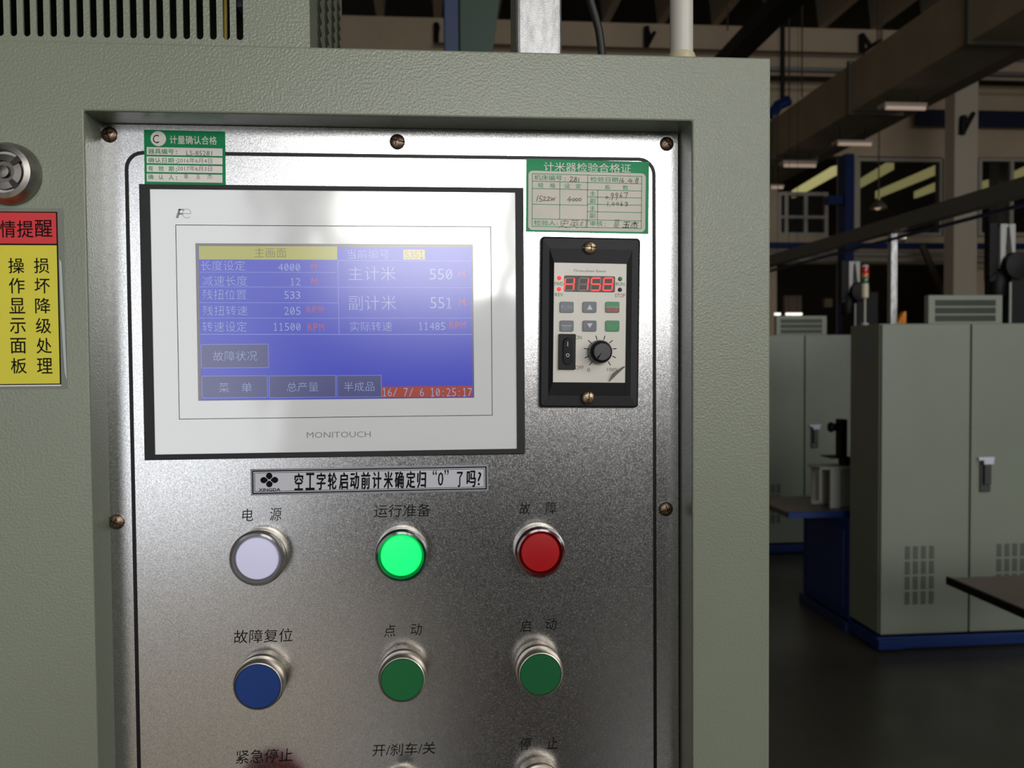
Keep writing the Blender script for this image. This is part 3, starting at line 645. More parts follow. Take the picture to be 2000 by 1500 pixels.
g = ink(zt_(Z1, [('器具编号', 440, 362, 640, 404), ('确认日期', 440, 432, 640, 472), ('有', 440, 496, 478, 536), ('效', 520, 498, 562, 538), ('期', 600, 500, 640, 540), ('确', 440, 562, 480, 602), ('认', 520, 564, 562, 604), ('人', 600, 566, 640, 606),
     (':', 655, 380, 667, 405), (':', 655, 452, 667, 476), (':', 655, 514, 667, 540), (':', 655, 582, 667, 606)]), st, -.0006, .006, M_sgreen, fr=fr)
ink(zt_(Z1, [('LS-85281', 738, 378, 938, 415), ('2016年6月4日', 668, 434, 938, 474), ('2017年6月3日', 668, 495, 938, 535), ('葛', 720, 562, 752, 596), ('玉', 812, 566, 846, 598), ('杰', 902, 562, 940, 598)]), st, -.0006, -.006, mat('faded_grey_ink', (92, 88, 86), .7), name='value_lettering', fr=fr)
obj('circled_letter', MB().text('C', *fr.tb(299, 263.5, 311, 280, Yp), -.0006), M_ink, st, world=False, flat=True)
# 2: counter inspection certificate
Z2 = lambda x, y: (980+.21*x, 240+.21*y)
st, fr = sticker_thing('inspection_certificate', 'larger green bordered inspection certificate with a handwritten table, above the speed controller', (1148, 384), .0135)
sx0, sx1, sz0, sz1 = fr.box((1028, 310), (1266, 457), Yp)
obj('backing', MB().box(sx0, sx1, -.0004, 0, sz0, sz1), M_sgreen2, st, world=False)
a0, a1, b0, b1 = fr.box(Z2(248, 445), Z2(1332, 1017), Yp)
wm = MB(); p_ = rr(a0, a1, b0, b1, .0026); wm.add([(x, -.0005, z) for x, z in p_], [tuple(range(len(p_)))])
obj('white_field', wm, mat('paper_beige', (208, 202, 190), .6, noise=(50, .05)), st, world=False, flat=True)
obj('title_lettering', MB().text('计米器检验合格证', *fr.tb(1062, 316.5, 1232, 334, Yp), -.0006, .002), M_white, st, world=False, flat=True)
tx0, tx1, tz0, tz1 = fr.box(Z2(285, 474), Z2(1296, 983), Yp)
U = lambda zx: tx0+(tx1-tx0)*(zx-285)/(1296-285)
V = lambda zy: tz1-(tz1-tz0)*(zy-470)/(975-470)
ln = MB(); lw2 = .00035
for h, a, b in ((470, 285, 1296), (542, 285, 1296), (612, 285, 1296), (680, 793, 1296), (762, 285, 793), (750, 793, 1296), (822, 793, 1296), (902, 285, 1296), (975, 285, 1296)): ln.stroke([(U(a), V(h)), (U(b), V(h))], lw2, -.0006)
for v, a, b in ((285, 470, 975), (537, 542, 902), (793, 470, 975), (887, 612, 902), (1296, 470, 975)): ln.stroke([(U(v), V(a)), (U(v), V(b))], lw2, -.0006)
obj('table_lines', ln, M_sgreen2, st, world=False, flat=True)
def tx(lst, off, m, name='lettering', sh=0.0, y=-.00062):
    mb = MB()
    for s_, l, t_, r_, b_ in lst: mb.text(s_, U(l), U(r_), V(b_), V(t_), y, off, sh)
    return obj(name, mb, m, st, world=False, flat=True)
tx([('机床编号', 302, 480, 556, 530), (':', 580, 500, 590, 530), ('检验日期', 818, 484, 1075, 532), ('规', 335, 556, 385, 603), ('格', 445, 556, 495, 603), ('设', 578, 556, 630, 603), ('定', 682, 556, 734, 603),
    ('系', 950, 560, 1002, 606), ('数', 1118, 560, 1170, 606), ('主', 815, 624, 866, 668), ('副', 815, 692, 866, 742), ('主', 815, 765, 866, 812), ('副', 815, 834, 866, 886),
    ('检验人', 302, 914, 500, 964), (':', 510, 935, 520, 962), ('审核', 818, 910, 935, 960), (':', 952, 930, 962, 960)], 0.0, M_sgreen2)
pen = MB(); PW = .00042
def pl(pts, w=PW): pen.stroke([(U(x), V(y)) for x, y in pts], w, -.00064)
def arc(cx, cy, rx, ry, a0, a1, n=9): return [(cx+rx*math.cos(math.radians(a0+(a1-a0)*i/n)), cy+ry*math.sin(math.radians(a0+(a1-a0)*i/n))) for i in range(n+1)]
# 281
pl(arc(642, 500, 12, 9, 200, 380)+[(628, 535), (665, 532)]); pl(arc(682, 503, 10, 9, 0, 360)); pl(arc(680, 527, 11, 11, 0, 360)); pl([(712, 502), (708, 540)])
# 16.4.8
pl([(1098, 492), (1090, 535)]); pl([(1122, 490), (1108, 520)]+arc(1118, 524, 9, 8, 180, 540)); pl([(1146, 536), (1152, 542)]); pl([(1190, 492), (1168, 520), (1210, 518)]); pl([(1198, 502), (1192, 542)]); pl([(1218, 538), (1224, 544)]); pl(arc(1252, 496, 11, 10, 0, 360)); pl(arc(1248, 522, 11, 14, 0, 360))
# 1522W
pl([(338, 680), (325, 735)]); pl([(375, 682), (358, 684), (352, 708)]+arc(358, 722, 14, 13, -80, 120)); pl(arc(395, 698, 11, 8, 190, 370)+[(384, 726), (415, 724)]); pl(arc(432, 698, 11, 8, 190, 370)+[(420, 726), (450, 722)]); pl([(455, 692), (462, 724), (474, 698), (480, 724), (496, 694)])
# 4000
pl([(632, 682), (608, 715), (645, 712)]); pl([(636, 695), (626, 735)])
for k in range(3): pl(arc(664+k*30, 712-k*2, 11, 13, 0, 360))
# 0.9967
pl(arc(972, 682, 9, 10, 0, 360)); pl([(996, 694), (1000, 698)]); pl(arc(1024, 652, 11, 13, 0, 360)+[(1030, 668), (1018, 706)]); pl(arc(1064, 650, 10, 13, 0, 360)+[(1070, 662), (1060, 700)]); pl([(1108, 630), (1094, 665)]+arc(1104, 668, 9, 9, 180, 540)); pl([(1130, 634), (1166, 630), (1146, 682)])
# 1.0063
pl([(984, 722), (978, 762)]); pl([(1000, 762), (1004, 766)]); pl(arc(1032, 744, 11, 13, 0, 360)); pl(arc(1072, 742, 10, 13, 0, 360)); pl([(1112, 722), (1100, 746)]+arc(1110, 750, 9, 9, 180, 540)); pl(arc(1152, 732, 12, 8, 200, 420)); pl(arc(1152, 750, 13, 10, 270, 480))
obj('handwriting', pen, mat('pencil_grey', (112, 104, 96), .7), st, world=False, flat=True)
tx([('史英红', 528, 900, 815, 985)], -.012, mat('pencil_grey', (112, 104, 96), .7), 'signature', .25)
tx([('葛', 1035, 890, 1095, 975)], -.006, mat('pencil_grey', (112, 104, 96), .7), 'signature', .2)
tx([('玉杰', 1115, 908, 1268, 975)], 0.0, M_ink, 'signature', .2)
# 3: long reminder strip with emblem
Z3 = lambda x, y: (450+.275*x, 820+.275*y)
st, fr = sticker_thing('reminder_strip', 'long white reminder strip with black brush lettering and four-petal emblem, below the touch panel', (722, 938), 0.0)
sx0, sx1, sz0, sz1 = fr.box(Z3(143, 350), Z3(1831, 499), Yp)
sz0 = (fr.p(*Z3(145, 542), Yp)[1]+fr.p(*Z3(1832, 499), Yp)[1])/2; sz1 = (fr.p(*Z3(143, 350), Yp)[1]+fr.p(*Z3(1830, 318), Yp)[1])/2
obj('backing', MB().box(sx0, sx1, -.0003, 0, sz0, sz1), mat('strip_white', (196, 196, 204), .5), st, world=False)
ln = MB()
for ins, w_ in ((.0004, .0003), (.0013, .0008), (.0024, .0003)):
    x0, x1, z0, z1 = sx0+ins, sx1-ins, sz0+ins, sz1-ins
    for q in (((x0, z0), (x1, z0)), ((x1, z0), (x1, z1)), ((x1, z1), (x0, z1)), ((x0, z1), (x0, z0))): ln.stroke(q, w_, -.0004)
obj('border_lines', ln, M_ink, st, world=False, flat=True)
em = MB(); ex, ez = fr.p(*Z3(277, 427), Yp); q = .0036; ew = .0042
for dx, dz in ((0, 1), (0, -1), (1, 0), (-1, 0)):
    cx_, cz_ = ex+dx*q*.86, ez+dz*q*.66; rx_, rz_ = (.0022, .0019) if dx else (.0019, .0020)
    em.add([(cx_+rx_*math.cos(2*PI*i/24), -.0004, cz_+rz_*math.sin(2*PI*i/24)) for i in range(24)], [tuple(range(24))])
obj('emblem', em, M_ink, st, world=False, flat=True)
em = MB(); em.stroke([(ex-.0026, ez-.002), (ex+.0026, ez+.002)], .0003, -.00045); em.stroke([(ex-.0026, ez+.002), (ex+.0026, ez-.002)], .0003, -.00045)
obj('emblem_lines', em, mat('strip_white', (196, 196, 204), .5), st, world=False, flat=True)
ink(zt_(Z3, [('XINGDA', 203, 487, 355, 507)]), st, -.0004, .06, fr=fr, name='emblem_lettering')
mb = MB(); xs0 = 455
chars = '空工字轮启动前计米确定归'; 
for i, ch in enumerate(chars):
    l = 455+i*79.3; top = 380-i*1.45
    mb.text(ch, *fr.tb(*Z3(l, top), *Z3(l+62, top+118), Yp), -.0004, .028, .06)
for ch, l, t_, r_, b_ in (('“', 1437, 355, 1466, 392), ('0', 1474, 372, 1512, 468), ('”', 1520, 355, 1550, 392), ('了', 1610, 370, 1650, 475), ('吗', 1678, 362, 1742, 475), ('?', 1756, 370, 1782, 464)):
    mb.text(ch, *fr.tb(*Z3(l, t_), *Z3(r_, b_), Yp), -.0004, .012 if ch in '“”0?' else .028, .06)
obj('lettering', mb, M_ink, st, world=False, flat=True)
# 4: red and yellow warning sheet on the cabinet left of the recess
v = P(60, 580, Yf)
st = thing('warning_sticker', 'red and yellow warning sticker below the round lock, at the left edge', 'sticker', (v.x, Yf, v.z)); fr = F(st)
X0 = v.x-.062-v.x; x1, z1 = fr.p(113, 414, Yf); _, z0 = fr.p(113, 749, Yf); _, zm = fr.p(113, 478, Yf); x1 = (fr.p(113, 414, Yf)[0]+fr.p(119, 749, Yf)[0])/2
tx1 = x1+.0033
obj('clear_tape', MB().box(X0-.003, tx1, -.0002, 0, z0-.003, z1+.002), mat('clear_tape', (150, 154, 138), .12, alpha=.35), st, world=False)
obj('black_backing', MB().box(X0, x1, -.0004, -.0002, z0-.0006, z1), M_ink, st, world=False)
obj('white_margin', MB().rect(X0, x1, z0-.0014, z0-.0006, -.00035), M_white, st, world=False, flat=True)
obj('red_header', MB().rect(X0, x1-.0006, zm+.0005, z1-.0006, -.0005), mat('warning_red', (206, 30, 34), .4), st, world=False, flat=True)
obj('yellow_field', MB().rect(X0, x1-.0006, z0, zm-.0004, -.0005), mat('warning_yellow', (212, 202, 40), .4), st, world=False, flat=True)
L4 = [('情', 1, 431, 31, 464), ('提', 34, 431, 66, 464), ('醒', 69, 430, 103, 463)]
for k, ch in enumerate('操作显示面板'): x_ = 17+k*1.0; L4.append((ch, x_, 504+k*39.1, x_+31, 534+k*39.1))
for k, ch in enumerate('损坏降级处理'): x_ = 67+k*1.2; L4.append((ch, x_, 504+k*39.1, x_+30, 534+k*39.1))
mb = MB()
for s_, l, t_, r_, b_ in L4: mb.text(s_, *fr.tb(l, t_, r_, b_, Yf), -.0006, .008)
obj('lettering', mb, M_ink, st, world=False, flat=True)
obj('peeled_edge', MB().prism([(x1+.0006, z1-.026), (x1+.0019, z1-.028), (x1+.0026, z1-.055), (x1+.0034, z0+.001), (x1+.0022, z0+.006), (x1+.001, z1-.06)], -.0008, -.0002), mat('tape_glint', (158, 166, 162), .15), st, world=False)
# ---------------------------------------------------------------- touch panel
v = P(650, 628, Yp)
hm = thing('touch_panel', 'wide touch screen panel with a black bezel and silver face, on the steel panel', 'touch screen', (v.x, Yp, v.z)); fr = F(hm)
ox0 = (fr.p(277, 360, Yp)[0]+fr.p(285, 898, Yp)[0])/2; ox1 = (fr.p(1022, 371, Yp)[0]+fr.p(1023.5, 884, Yp)[0])/2
oz1 = (fr.p(277, 360, Yp)[1]+fr.p(1022, 371, Yp)[1])/2; oz0 = (fr.p(285, 898, Yp)[1]+fr.p(1023.5, 885, Yp)[1])/2
D = .0055; YD = Yp-D
ix0 = (fr.p(293, 368, YD)[0]+fr.p(303, 886, YD)[0])/2; ix1 = (fr.p(1008.5, 377, YD)[0]+fr.p(1007.5, 878, YD)[0])/2
iz1 = (fr.p(293, 368, YD)[1]+fr.p(1008, 377, YD)[1])/2; iz0 = (fr.p(303, 886, YD)[1]+fr.p(1008, 878, YD)[1])/2
bz = MB(); c1 = .0018
def ring(x0, x1, z0, z1, y): return [(x0, y, z0), (x1, y, z0), (x1, y, z1), (x0, y, z1)]
rs = [ring(ox0, ox1, oz0, oz1, 0), ring(ox0, ox1, oz0, oz1, -D+c1), ring(ox0+c1*.6, ox1-c1*.6, oz0+c1*.4, oz1-c1*.4, -D-.0006), ring(ix0, ix1, iz0, iz1, -D-.0006), ring(ix0, ix1, iz0, iz1, -D+.0004)]
for i in range(len(rs)-1):
    for k in range(4): bz.add([rs[i][k], rs[i][(k+1)%4], rs[i+1][(k+1)%4], rs[i+1][k]], [(0, 1, 2, 3)])
bz.add(rs[-1], [(0, 1, 2, 3)])
obj('bezel', bz, M_bezel, hm, world=False)
M_silver = mat('silver_film', (222, 224, 225), .1, spec=.8, ior=1.65, noise=(9, .015), bump=(16, .5, .002))
face = obj('face_film', MB().box(ix0, ix1, -D, -D+.0004, iz0, iz1), M_silver, hm, world=False)
def frp(px, py): return fr.p(px, py, YD)
yF = -D-.00006
ln = MB(); c4 = [(344, 437.5), (960, 445), (960.5, 811), (349.5, 818.5)]
ax0 = (frp(344, 437)[0]+frp(349.5, 818)[0])/2; ax1 = frp(960, 628)[0]; az1 = (frp(344, 437.5)[1]+frp(960, 445)[1])/2; az0 = (frp(349.5, 818.5)[1]+frp(960.5, 811)[1])/2
for q in (((ax0, az0), (ax1, az0)), ((ax1, az0), (ax1, az1)), ((ax1, az1), (ax0, az1)), ((ax0, az1), (ax0, az0))): ln.stroke(q, .00035, yF)
obj('outline', ln, M_ink, hm, world=False, flat=True)
M_lg = mat('grey_logo_print', (132, 136, 142), .4)
lo = MB(); x0, z1 = frp(343, 408); x1, z0 = frp(373, 426); w = x1-x0; h_ = z1-z0
def up(pts): lo.add([(x0+w*a, yF, z0+h_*b) for a, b in pts], [tuple(range(len(pts)))])
up([(0, 0), (.17, 0), (.34, 1), (.2, 1)]); up([(.2, 1), (.34, 1), (.55, 1), (.53, .85), (.2, .85)]); up([(.2, .36), (.48, .36), (.49, .55), (.22, .55)])
c_ = [(x0+w*(.73+.27*math.cos(math.radians(a))), z0+h_*(.5+.5*math.sin(math.radians(a)))) for a in range(0, 330, 15)]
lo.stroke(c_, .00025, yF); lo.stroke([(x0+w*.46, z0+h_*.5), (x0+w, z0+h_*.5)], .00025, yF)
obj('logo', lo, M_lg, hm, world=False, flat=True)
obj('brand_lettering', MB().text('MONITOUCH', *fr.tb(599, 844, 724, 855.5, YD), yF, .004), M_lg, hm, world=False, flat=True)
# screen (slightly recessed window)
Z4 = lambda x, y: (370+.285*x, 460+.285*y)
wx0 = (frp(382, 474)[0]+frp(387, 782)[0])/2; wx1 = (frp(924, 478.5)[0]+frp(926, 777.5)[0])/2; wz1 = (frp(382, 474)[1]+frp(924, 478.5)[1])/2; wz0 = (frp(387, 782)[1]+frp(926, 777.5)[1])/2
SP = dict(rough=.2, spec=.9, ior=1.6)
def scr(name, col, es=1.0, base=(40, 40, 50)): return mat('screen_'+name, base, rough=.2, spec=.8, ior=1.6, emit=col, es=es)
obj('screen_border', MB().box(wx0, wx1, yF-.00005, yF, wz0, wz1), mat('screen_border', (104, 98, 100), .2, spec=.8, ior=1.6), hm, world=False)
bx0, bx1 = wx0+.0017, wx1-.0009; bz1, bz0 = wz1-.0019, wz0+.0003
yS = yF-.0001
screen = obj('display', MB().box(bx0, bx1, yS, yF-.00005, bz0, bz1), scr('blue', (30, 44, 176), .85, (24, 26, 60)), hm, world=False)
def rect4(l, t_, r_, b_, y, m, name, frame=None):
    x0, z1 = frp(*Z4(l, t_)); x1, _ = frp(*Z4(r_, t_)); _, z0 = frp(*Z4(l, b_))
    return obj(name, MB().box(x0, x1, y, y+.00004, z0, z1), m, screen, world=False), (x0, x1, z0, z1)
rect4(65, 72, 1012, 164, yS-.00005, scr('yellow', (170, 168, 60), .62, (80, 80, 40)), 'title_bar')
rect4(1466, 97, 1613, 165, yS-.00005, scr('yellow2', (196, 180, 110), .55, (80, 80, 40)), 'number_box')
rect4(1317, 1036, 1938, 1110, yS-.00005, scr('red', (150, 44, 22), .8, (60, 20, 14)), 'date_bar')
lnm = MB(); lt = MB()
def sl(a, b, w_=.0003): lt.stroke([frp(*Z4(*a)), frp(*Z4(*b))], w_, yS-.00008)
for y_ in (252, 352, 460, 565): sl((70, y_), (1020, y_+2))
sl((1020, 172), (1930, 176)); sl((1020, 355), (1930, 358)); sl((1022, 566), (1935, 566)); sl((72, 677), (1936, 678), .0004)
sl((1018, 168), (1026, 675), .00035)
obj('grid_lines', lt, scr('line', (112, 128, 214), .8), screen, world=False, flat=True)
for l, t_, r_, b_ in ((80, 747, 541, 908), (86, 964, 535, 1114), (547, 962, 1001, 1112), (1011, 960, 1315, 1108)):
    o, (x0, x1, z0, z1) = rect4(l, t_, r_, b_, yS-.00007, scr('button', (58, 62, 128), .62), 'screen_button')
    w_ = .0004; lt = MB()
    for q in (((x0, z0), (x1, z0)), ((x1, z0), (x1, z1)), ((x1, z1), (x0, z1)), ((x0, z1), (x0, z0))): lt.stroke(q, w_, yS-.0001)
    obj('button_outline', lt, scr('outline', (104, 116, 190), .8), screen, world=False, flat=True)
M_t1 = scr('text', (150, 168, 210), .72); M_t2 = scr('redtext', (176, 56, 66), .75); M_t3 = scr('darktext', (96, 94, 44), .3)
def st_(lst, m, off, name): return ink(zt_(Z4, lst), screen, yS-.00013, off, m, name=name, fr=fr, Y=YD)
TH = -.013
st_([('主画面', 445, 85, 664, 150)], M_t3, TH, 'title_lettering')
st_([('长度设定', 78, 172, 382, 240), ('减速长度', 90, 276, 396, 345), ('残扭位置', 90, 370, 390, 438), ('残扭转速', 92, 482, 398, 548), ('转速设定', 90, 590, 394, 660),
     ('当前编号', 1082, 96, 1366, 160), ('主计米', 1088, 212, 1412, 308), ('副计米', 1092, 412, 1416, 512), ('实际转速', 1100, 592, 1388, 656),
     ('故障状况', 163, 793, 465, 860), [('菜', 202, 1010, 272, 1076), ('单', 358, 1008, 428, 1076)], ('总产量', 668, 1006, 884, 1070), ('半成品', 1058, 1004, 1268, 1068)], M_t1, TH, 'caption_lettering')
ONE = True
def digits(s_, l, t_, r_, b_):
    n = len(s_); p_ = (r_-l)/n; out = []
    for i, ch in enumerate(s_):
        if ch == ' ': continue
        x_ = l+i*p_; w_ = p_*.8
        if ch == '1': out.append((ch, x_, t_, x_+w_, b_))
        elif ch == ':': out.append((ch, x_+w_*.35, t_+(b_-t_)*.3, x_+w_*.6, b_))
        else: out.append((ch, x_, t_, x_+w_, b_))
    return [out]
D_ = digits('4000', 610, 192, 766, 243)+digits('12', 690, 292, 770, 342)+digits('533', 650, 382, 768, 434)+digits('205', 650, 490, 770, 544)+digits('11500', 575, 600, 770, 652)
D_ += digits('550', 1645, 230, 1812, 302)+digits('551', 1650, 424, 1812, 500)+digits('11485', 1570, 596, 1760, 648)
st_(D_, M_t1, TH, 'value_lettering')
st_(digits('16/ 7/ 6 10:25:17', 1322, 1046, 1944, 1102), M_t1, TH, 'date_lettering')
st_(digits('5351', 1476, 108, 1612, 156), scr('dull', (150, 140, 100), .5), TH, 'number_lettering')
st_(digits('M', 836, 196, 886, 236)+digits('M', 836, 294, 886, 338)+digits('RPM', 804, 486, 924, 530)+digits('RPM', 810, 604, 930, 656)+digits('M', 1846, 250, 1896, 288)+digits('M', 1848, 436, 1898, 484)+digits('RPM', 1782, 590, 1900, 640), M_t2, -.005, 'unit_lettering')
ONE = False
# ---------------------------------------------------------------- speed controller
Z5 = lambda x, y: (1030+.24*x, 450+.24*y)
v = P(1149, 630, Yp)
sc = thing('speed_controller', 'black framed motor speed controller with red digits, knob and rocker switch', 'controller', (v.x, Yp, v.z), .0165); fr = F(sc)
def q5(x, y, Y=Yp-.0085): return fr.p(*Z5(x, y), Y)
ox0 = (fr.p(1054.7, 463.7, Yp)[0]+fr.p(1051, 794.4, Yp)[0])/2; ox1 = (fr.p(1247.4, 468, Yp)[0]+fr.p(1242.4, 795.6, Yp)[0])/2
oz1 = (fr.p(1054.7, 463.7, Yp)[1]+fr.p(1247.4, 468, Yp)[1])/2; oz0 = (fr.p(1051, 794.4, Yp)[1]+fr.p(1242.4, 795.6, Yp)[1])/2
Dc = .0085; Yc = Yp-Dc
ax0 = (q5(215, 265)[0]+q5(210, 1237)[0])/2; ax1 = (q5(805, 268)[0]+q5(800, 1238)[0])/2; az1 = (q5(215, 265)[1]+q5(805, 268)[1])/2; az0 = (q5(210, 1237)[1]+q5(800, 1238)[1])/2
bz = MB()
o_ = rr(ox0, ox1, oz0, oz1, .0022, 4); n_ = len(o_)
def lvl(ins, y):
    return [(min(max(x, ox0+ins), ox1-ins), y, min(max(z, oz0+ins), oz1-ins)) for x, z in o_]
L0 = lvl(0, 0); L1 = lvl(0, -.0045); L2 = [(x, -.0055, z) for x, z in rr(ox0+.0012, ox1-.0012, oz0+.0012, oz1-.0012, .0016, 4)]
for A_, B_ in ((L0, L1), (L1, L2)):
    bz.add(A_+B_, [(i, (i+1) % n_, n_+(i+1) % n_, n_+i) for i in range(n_)])
# sloping faces up to the window edge
cs = [(ox0+.0012, oz0+.0012), (ox1-.0012, oz0+.0012), (ox1-.0012, oz1-.0012), (ox0+.0012, oz1-.0012)]
w0 = .0052
mid = [(ox0+w0, oz0+w0*1.4), (ox1-w0, oz0+w0*1.4), (ox1-w0, oz1-w0*1.4), (ox0+w0, oz1-w0*1.4)]
inn = [(ax0, az0), (ax1, az0), (ax1, az1), (ax0, az1)]
# group rounded outline points by corner: rr order = TR, TL, BL, BR
cor = {2: L2[0:5], 3: L2[5:10], 0: L2[10:15], 1: L2[15:20]}
for k in range(4):
    pts = cor[k]; m_ = (mid[k][0], -.0062, mid[k][1]); bz.add(pts+[m_], [(i, i+1, 5) for i in range(4)])
    k2 = (k+1) % 4; a = cor[k][-1]; b = cor[k2][0]; m2 = (mid[k2][0], -.0062, mid[k2][1])
    bz.add([a, b, m2, m_], [(0, 1, 2, 3)])
    i1 = (inn[k][0], -Dc-.0004, inn[k][1]); i2 = (inn[k2][0], -Dc-.0004, inn[k2][1])
    bz.add([m_, m2, i2, i1], [(0, 1, 2, 3)])
    bz.add([i1, i2, (i2[0], -Dc+.0006, i2[2]), (i1[0], -Dc+.0006, i1[2])], [(0, 1, 2, 3)])
bezel2 = obj('bezel', bz, M_bezel, sc, world=False)
M_cream = mat('cream_face_plate', (206, 202, 192), .3, noise=(40, .03))
fp = obj('face_plate', MB().box(ax0, ax1, -Dc, -Dc+.001, az0, az1), M_cream, sc, world=False)
for zx, zy, an in ((510, 142, 3.1), (493, 1362, 1.45)):
    x, z = fr.p(*Z5(zx, zy), Yp-.0075); vs, fs = screw_mesh(.0042, ang=an)
    obj('screw', MB().add([(x+a, -.0068+b, z+c_) for a, b, c_ in vs], fs), M_screw2, sc, world=False, smooth=28)
def b5(l, t_, r_, b_): x0, z1 = q5(l, t_); x1, z0 = q5(r_, b_); return x0, x1, z0, z1
yc = -Dc-.0001
def tx5(s_, l, t_, r_, b_, m, off=0, name='lettering', y=yc, par=None):
    return obj(name, MB().text(s_, *b5(l, t_, r_, b_), y, off), m, par or sc, world=False, flat=True)
M_gp = mat('green_print', (46, 122, 72), .5); M_rp = mat('dark_red_print', (120, 44, 44), .5); M_kp = mat('grey_print', (70, 66, 62), .5)
tx5('Three-phase Speed', 375, 318, 636, 346, M_kp, -.006)
tx5('FWD', 222, 419, 291, 450, M_gp); tx5('REV', 224, 508, 292, 537, M_gp); tx5('RUN', 720, 422, 790, 452, M_gp); tx5('STOP', 713, 514, 795, 546, M_rp, -.004)
tx5('ON', 390, 855, 442, 887, M_gp); tx5('OFF', 388, 1100, 458, 1134, M_rp, -.004); tx5('0', 487, 1120, 508, 1151, M_kp, -.004); tx5('100%', 650, 1118, 736, 1147, M_kp, -.004)
x0, x1, z0, z1 = b5(300, 367, 712, 505)
dsp = obj('digit_display', plate([rr(x0, x1, z0, z1, .0008, 3)], yc-.0001, yc+.0001), mat('display_grey', (88, 80, 76), .4, spec=.25), sc, world=False)
SEG = {'H': 'bcefg', '1': 'bc', '5': 'acdfg', '8': 'abcdefg'}
lit, unl = MB(), MB()
for k, ch in enumerate('H158'):
    cx0, cx1 = 305+k*100+14, 305+k*100+88
    if k == 0: cx0, cx1 = 305, 378
    T, B_ = 388, 488; mdy = (T+B_)/2; sh = 10
    def pt(x, y): return q5(x + (mdy-y)/50*5, y)
    segs_ = {'a': ((cx0+8, T), (cx1-8, T)), 'd': ((cx0+8, B_), (cx1-8, B_)), 'g': ((cx0+8, mdy), (cx1-8, mdy)), 'f': ((cx0, T+7), (cx0, mdy-7)), 'b': ((cx1, T+7), (cx1, mdy-7)), 'e': ((cx0, mdy+7), (cx0, B_-7)), 'c': ((cx1, mdy+7), (cx1, B_-7))}
    for s_, (a, b) in segs_.items():
        (lit if s_ in SEG[ch] else unl).stroke([pt(*a), pt(*b)], .0009, yc-.00018)
    dx_, dz_ = q5(cx1+12, B_); (unl).add([(dx_-.0002, yc-.00018, dz_-.0002), (dx_+.0003, yc-.00018, dz_-.0002), (dx_+.0003, yc-.00018, dz_+.0003), (dx_-.0002, yc-.00018, dz_+.0003)], [(0, 1, 2, 3)])
obj('lit_segments', lit, mat('lit_red_segment', (160, 20, 20), .4, emit=(255, 62, 62), es=1.1), dsp, world=False, flat=True, label='glowing red digit segments')
obj('unlit_segments', unl, mat('unlit_segment', (126, 117, 112), .5), dsp, world=False, flat=True, label='pale unlit digit segments')
for zx, zy, c_, em_ in ((260, 387, 'red', 1), (258, 478, 'red', 1), (755, 395, 'green', 0), (753, 483, 'purple', 0)):
    x, z = q5(zx, zy); m_ = mat('led_red', (220, 60, 60), .3, emit=(255, 60, 56), es=1.0) if em_ else mat('led_'+c_, (92, 128, 76) if c_ == 'green' else (66, 50, 66), .3)
    obj('indicator_led', MB().lathe((x, -Dc, z), [(.0013, 0), (.0013, -.0003), (.0008, -.0008), (.0001, -.001)], 18), m_, sc, world=False, smooth=60, label={'red': 'lit red LED', 'green': 'dull green LED', 'purple': 'dark unlit LED'}[c_])
M_bg = mat('grey_membrane_button', (84, 90, 98), .3); M_bgr = mat('green_membrane_button', (24, 122, 66), .3); M_brd = mat('red_membrane_button', (128, 30, 40), .3); M_bt = mat('pale_button_print', (190, 196, 198), .4); M_bt2 = mat('dim_button_print', (150, 158, 166), .4)
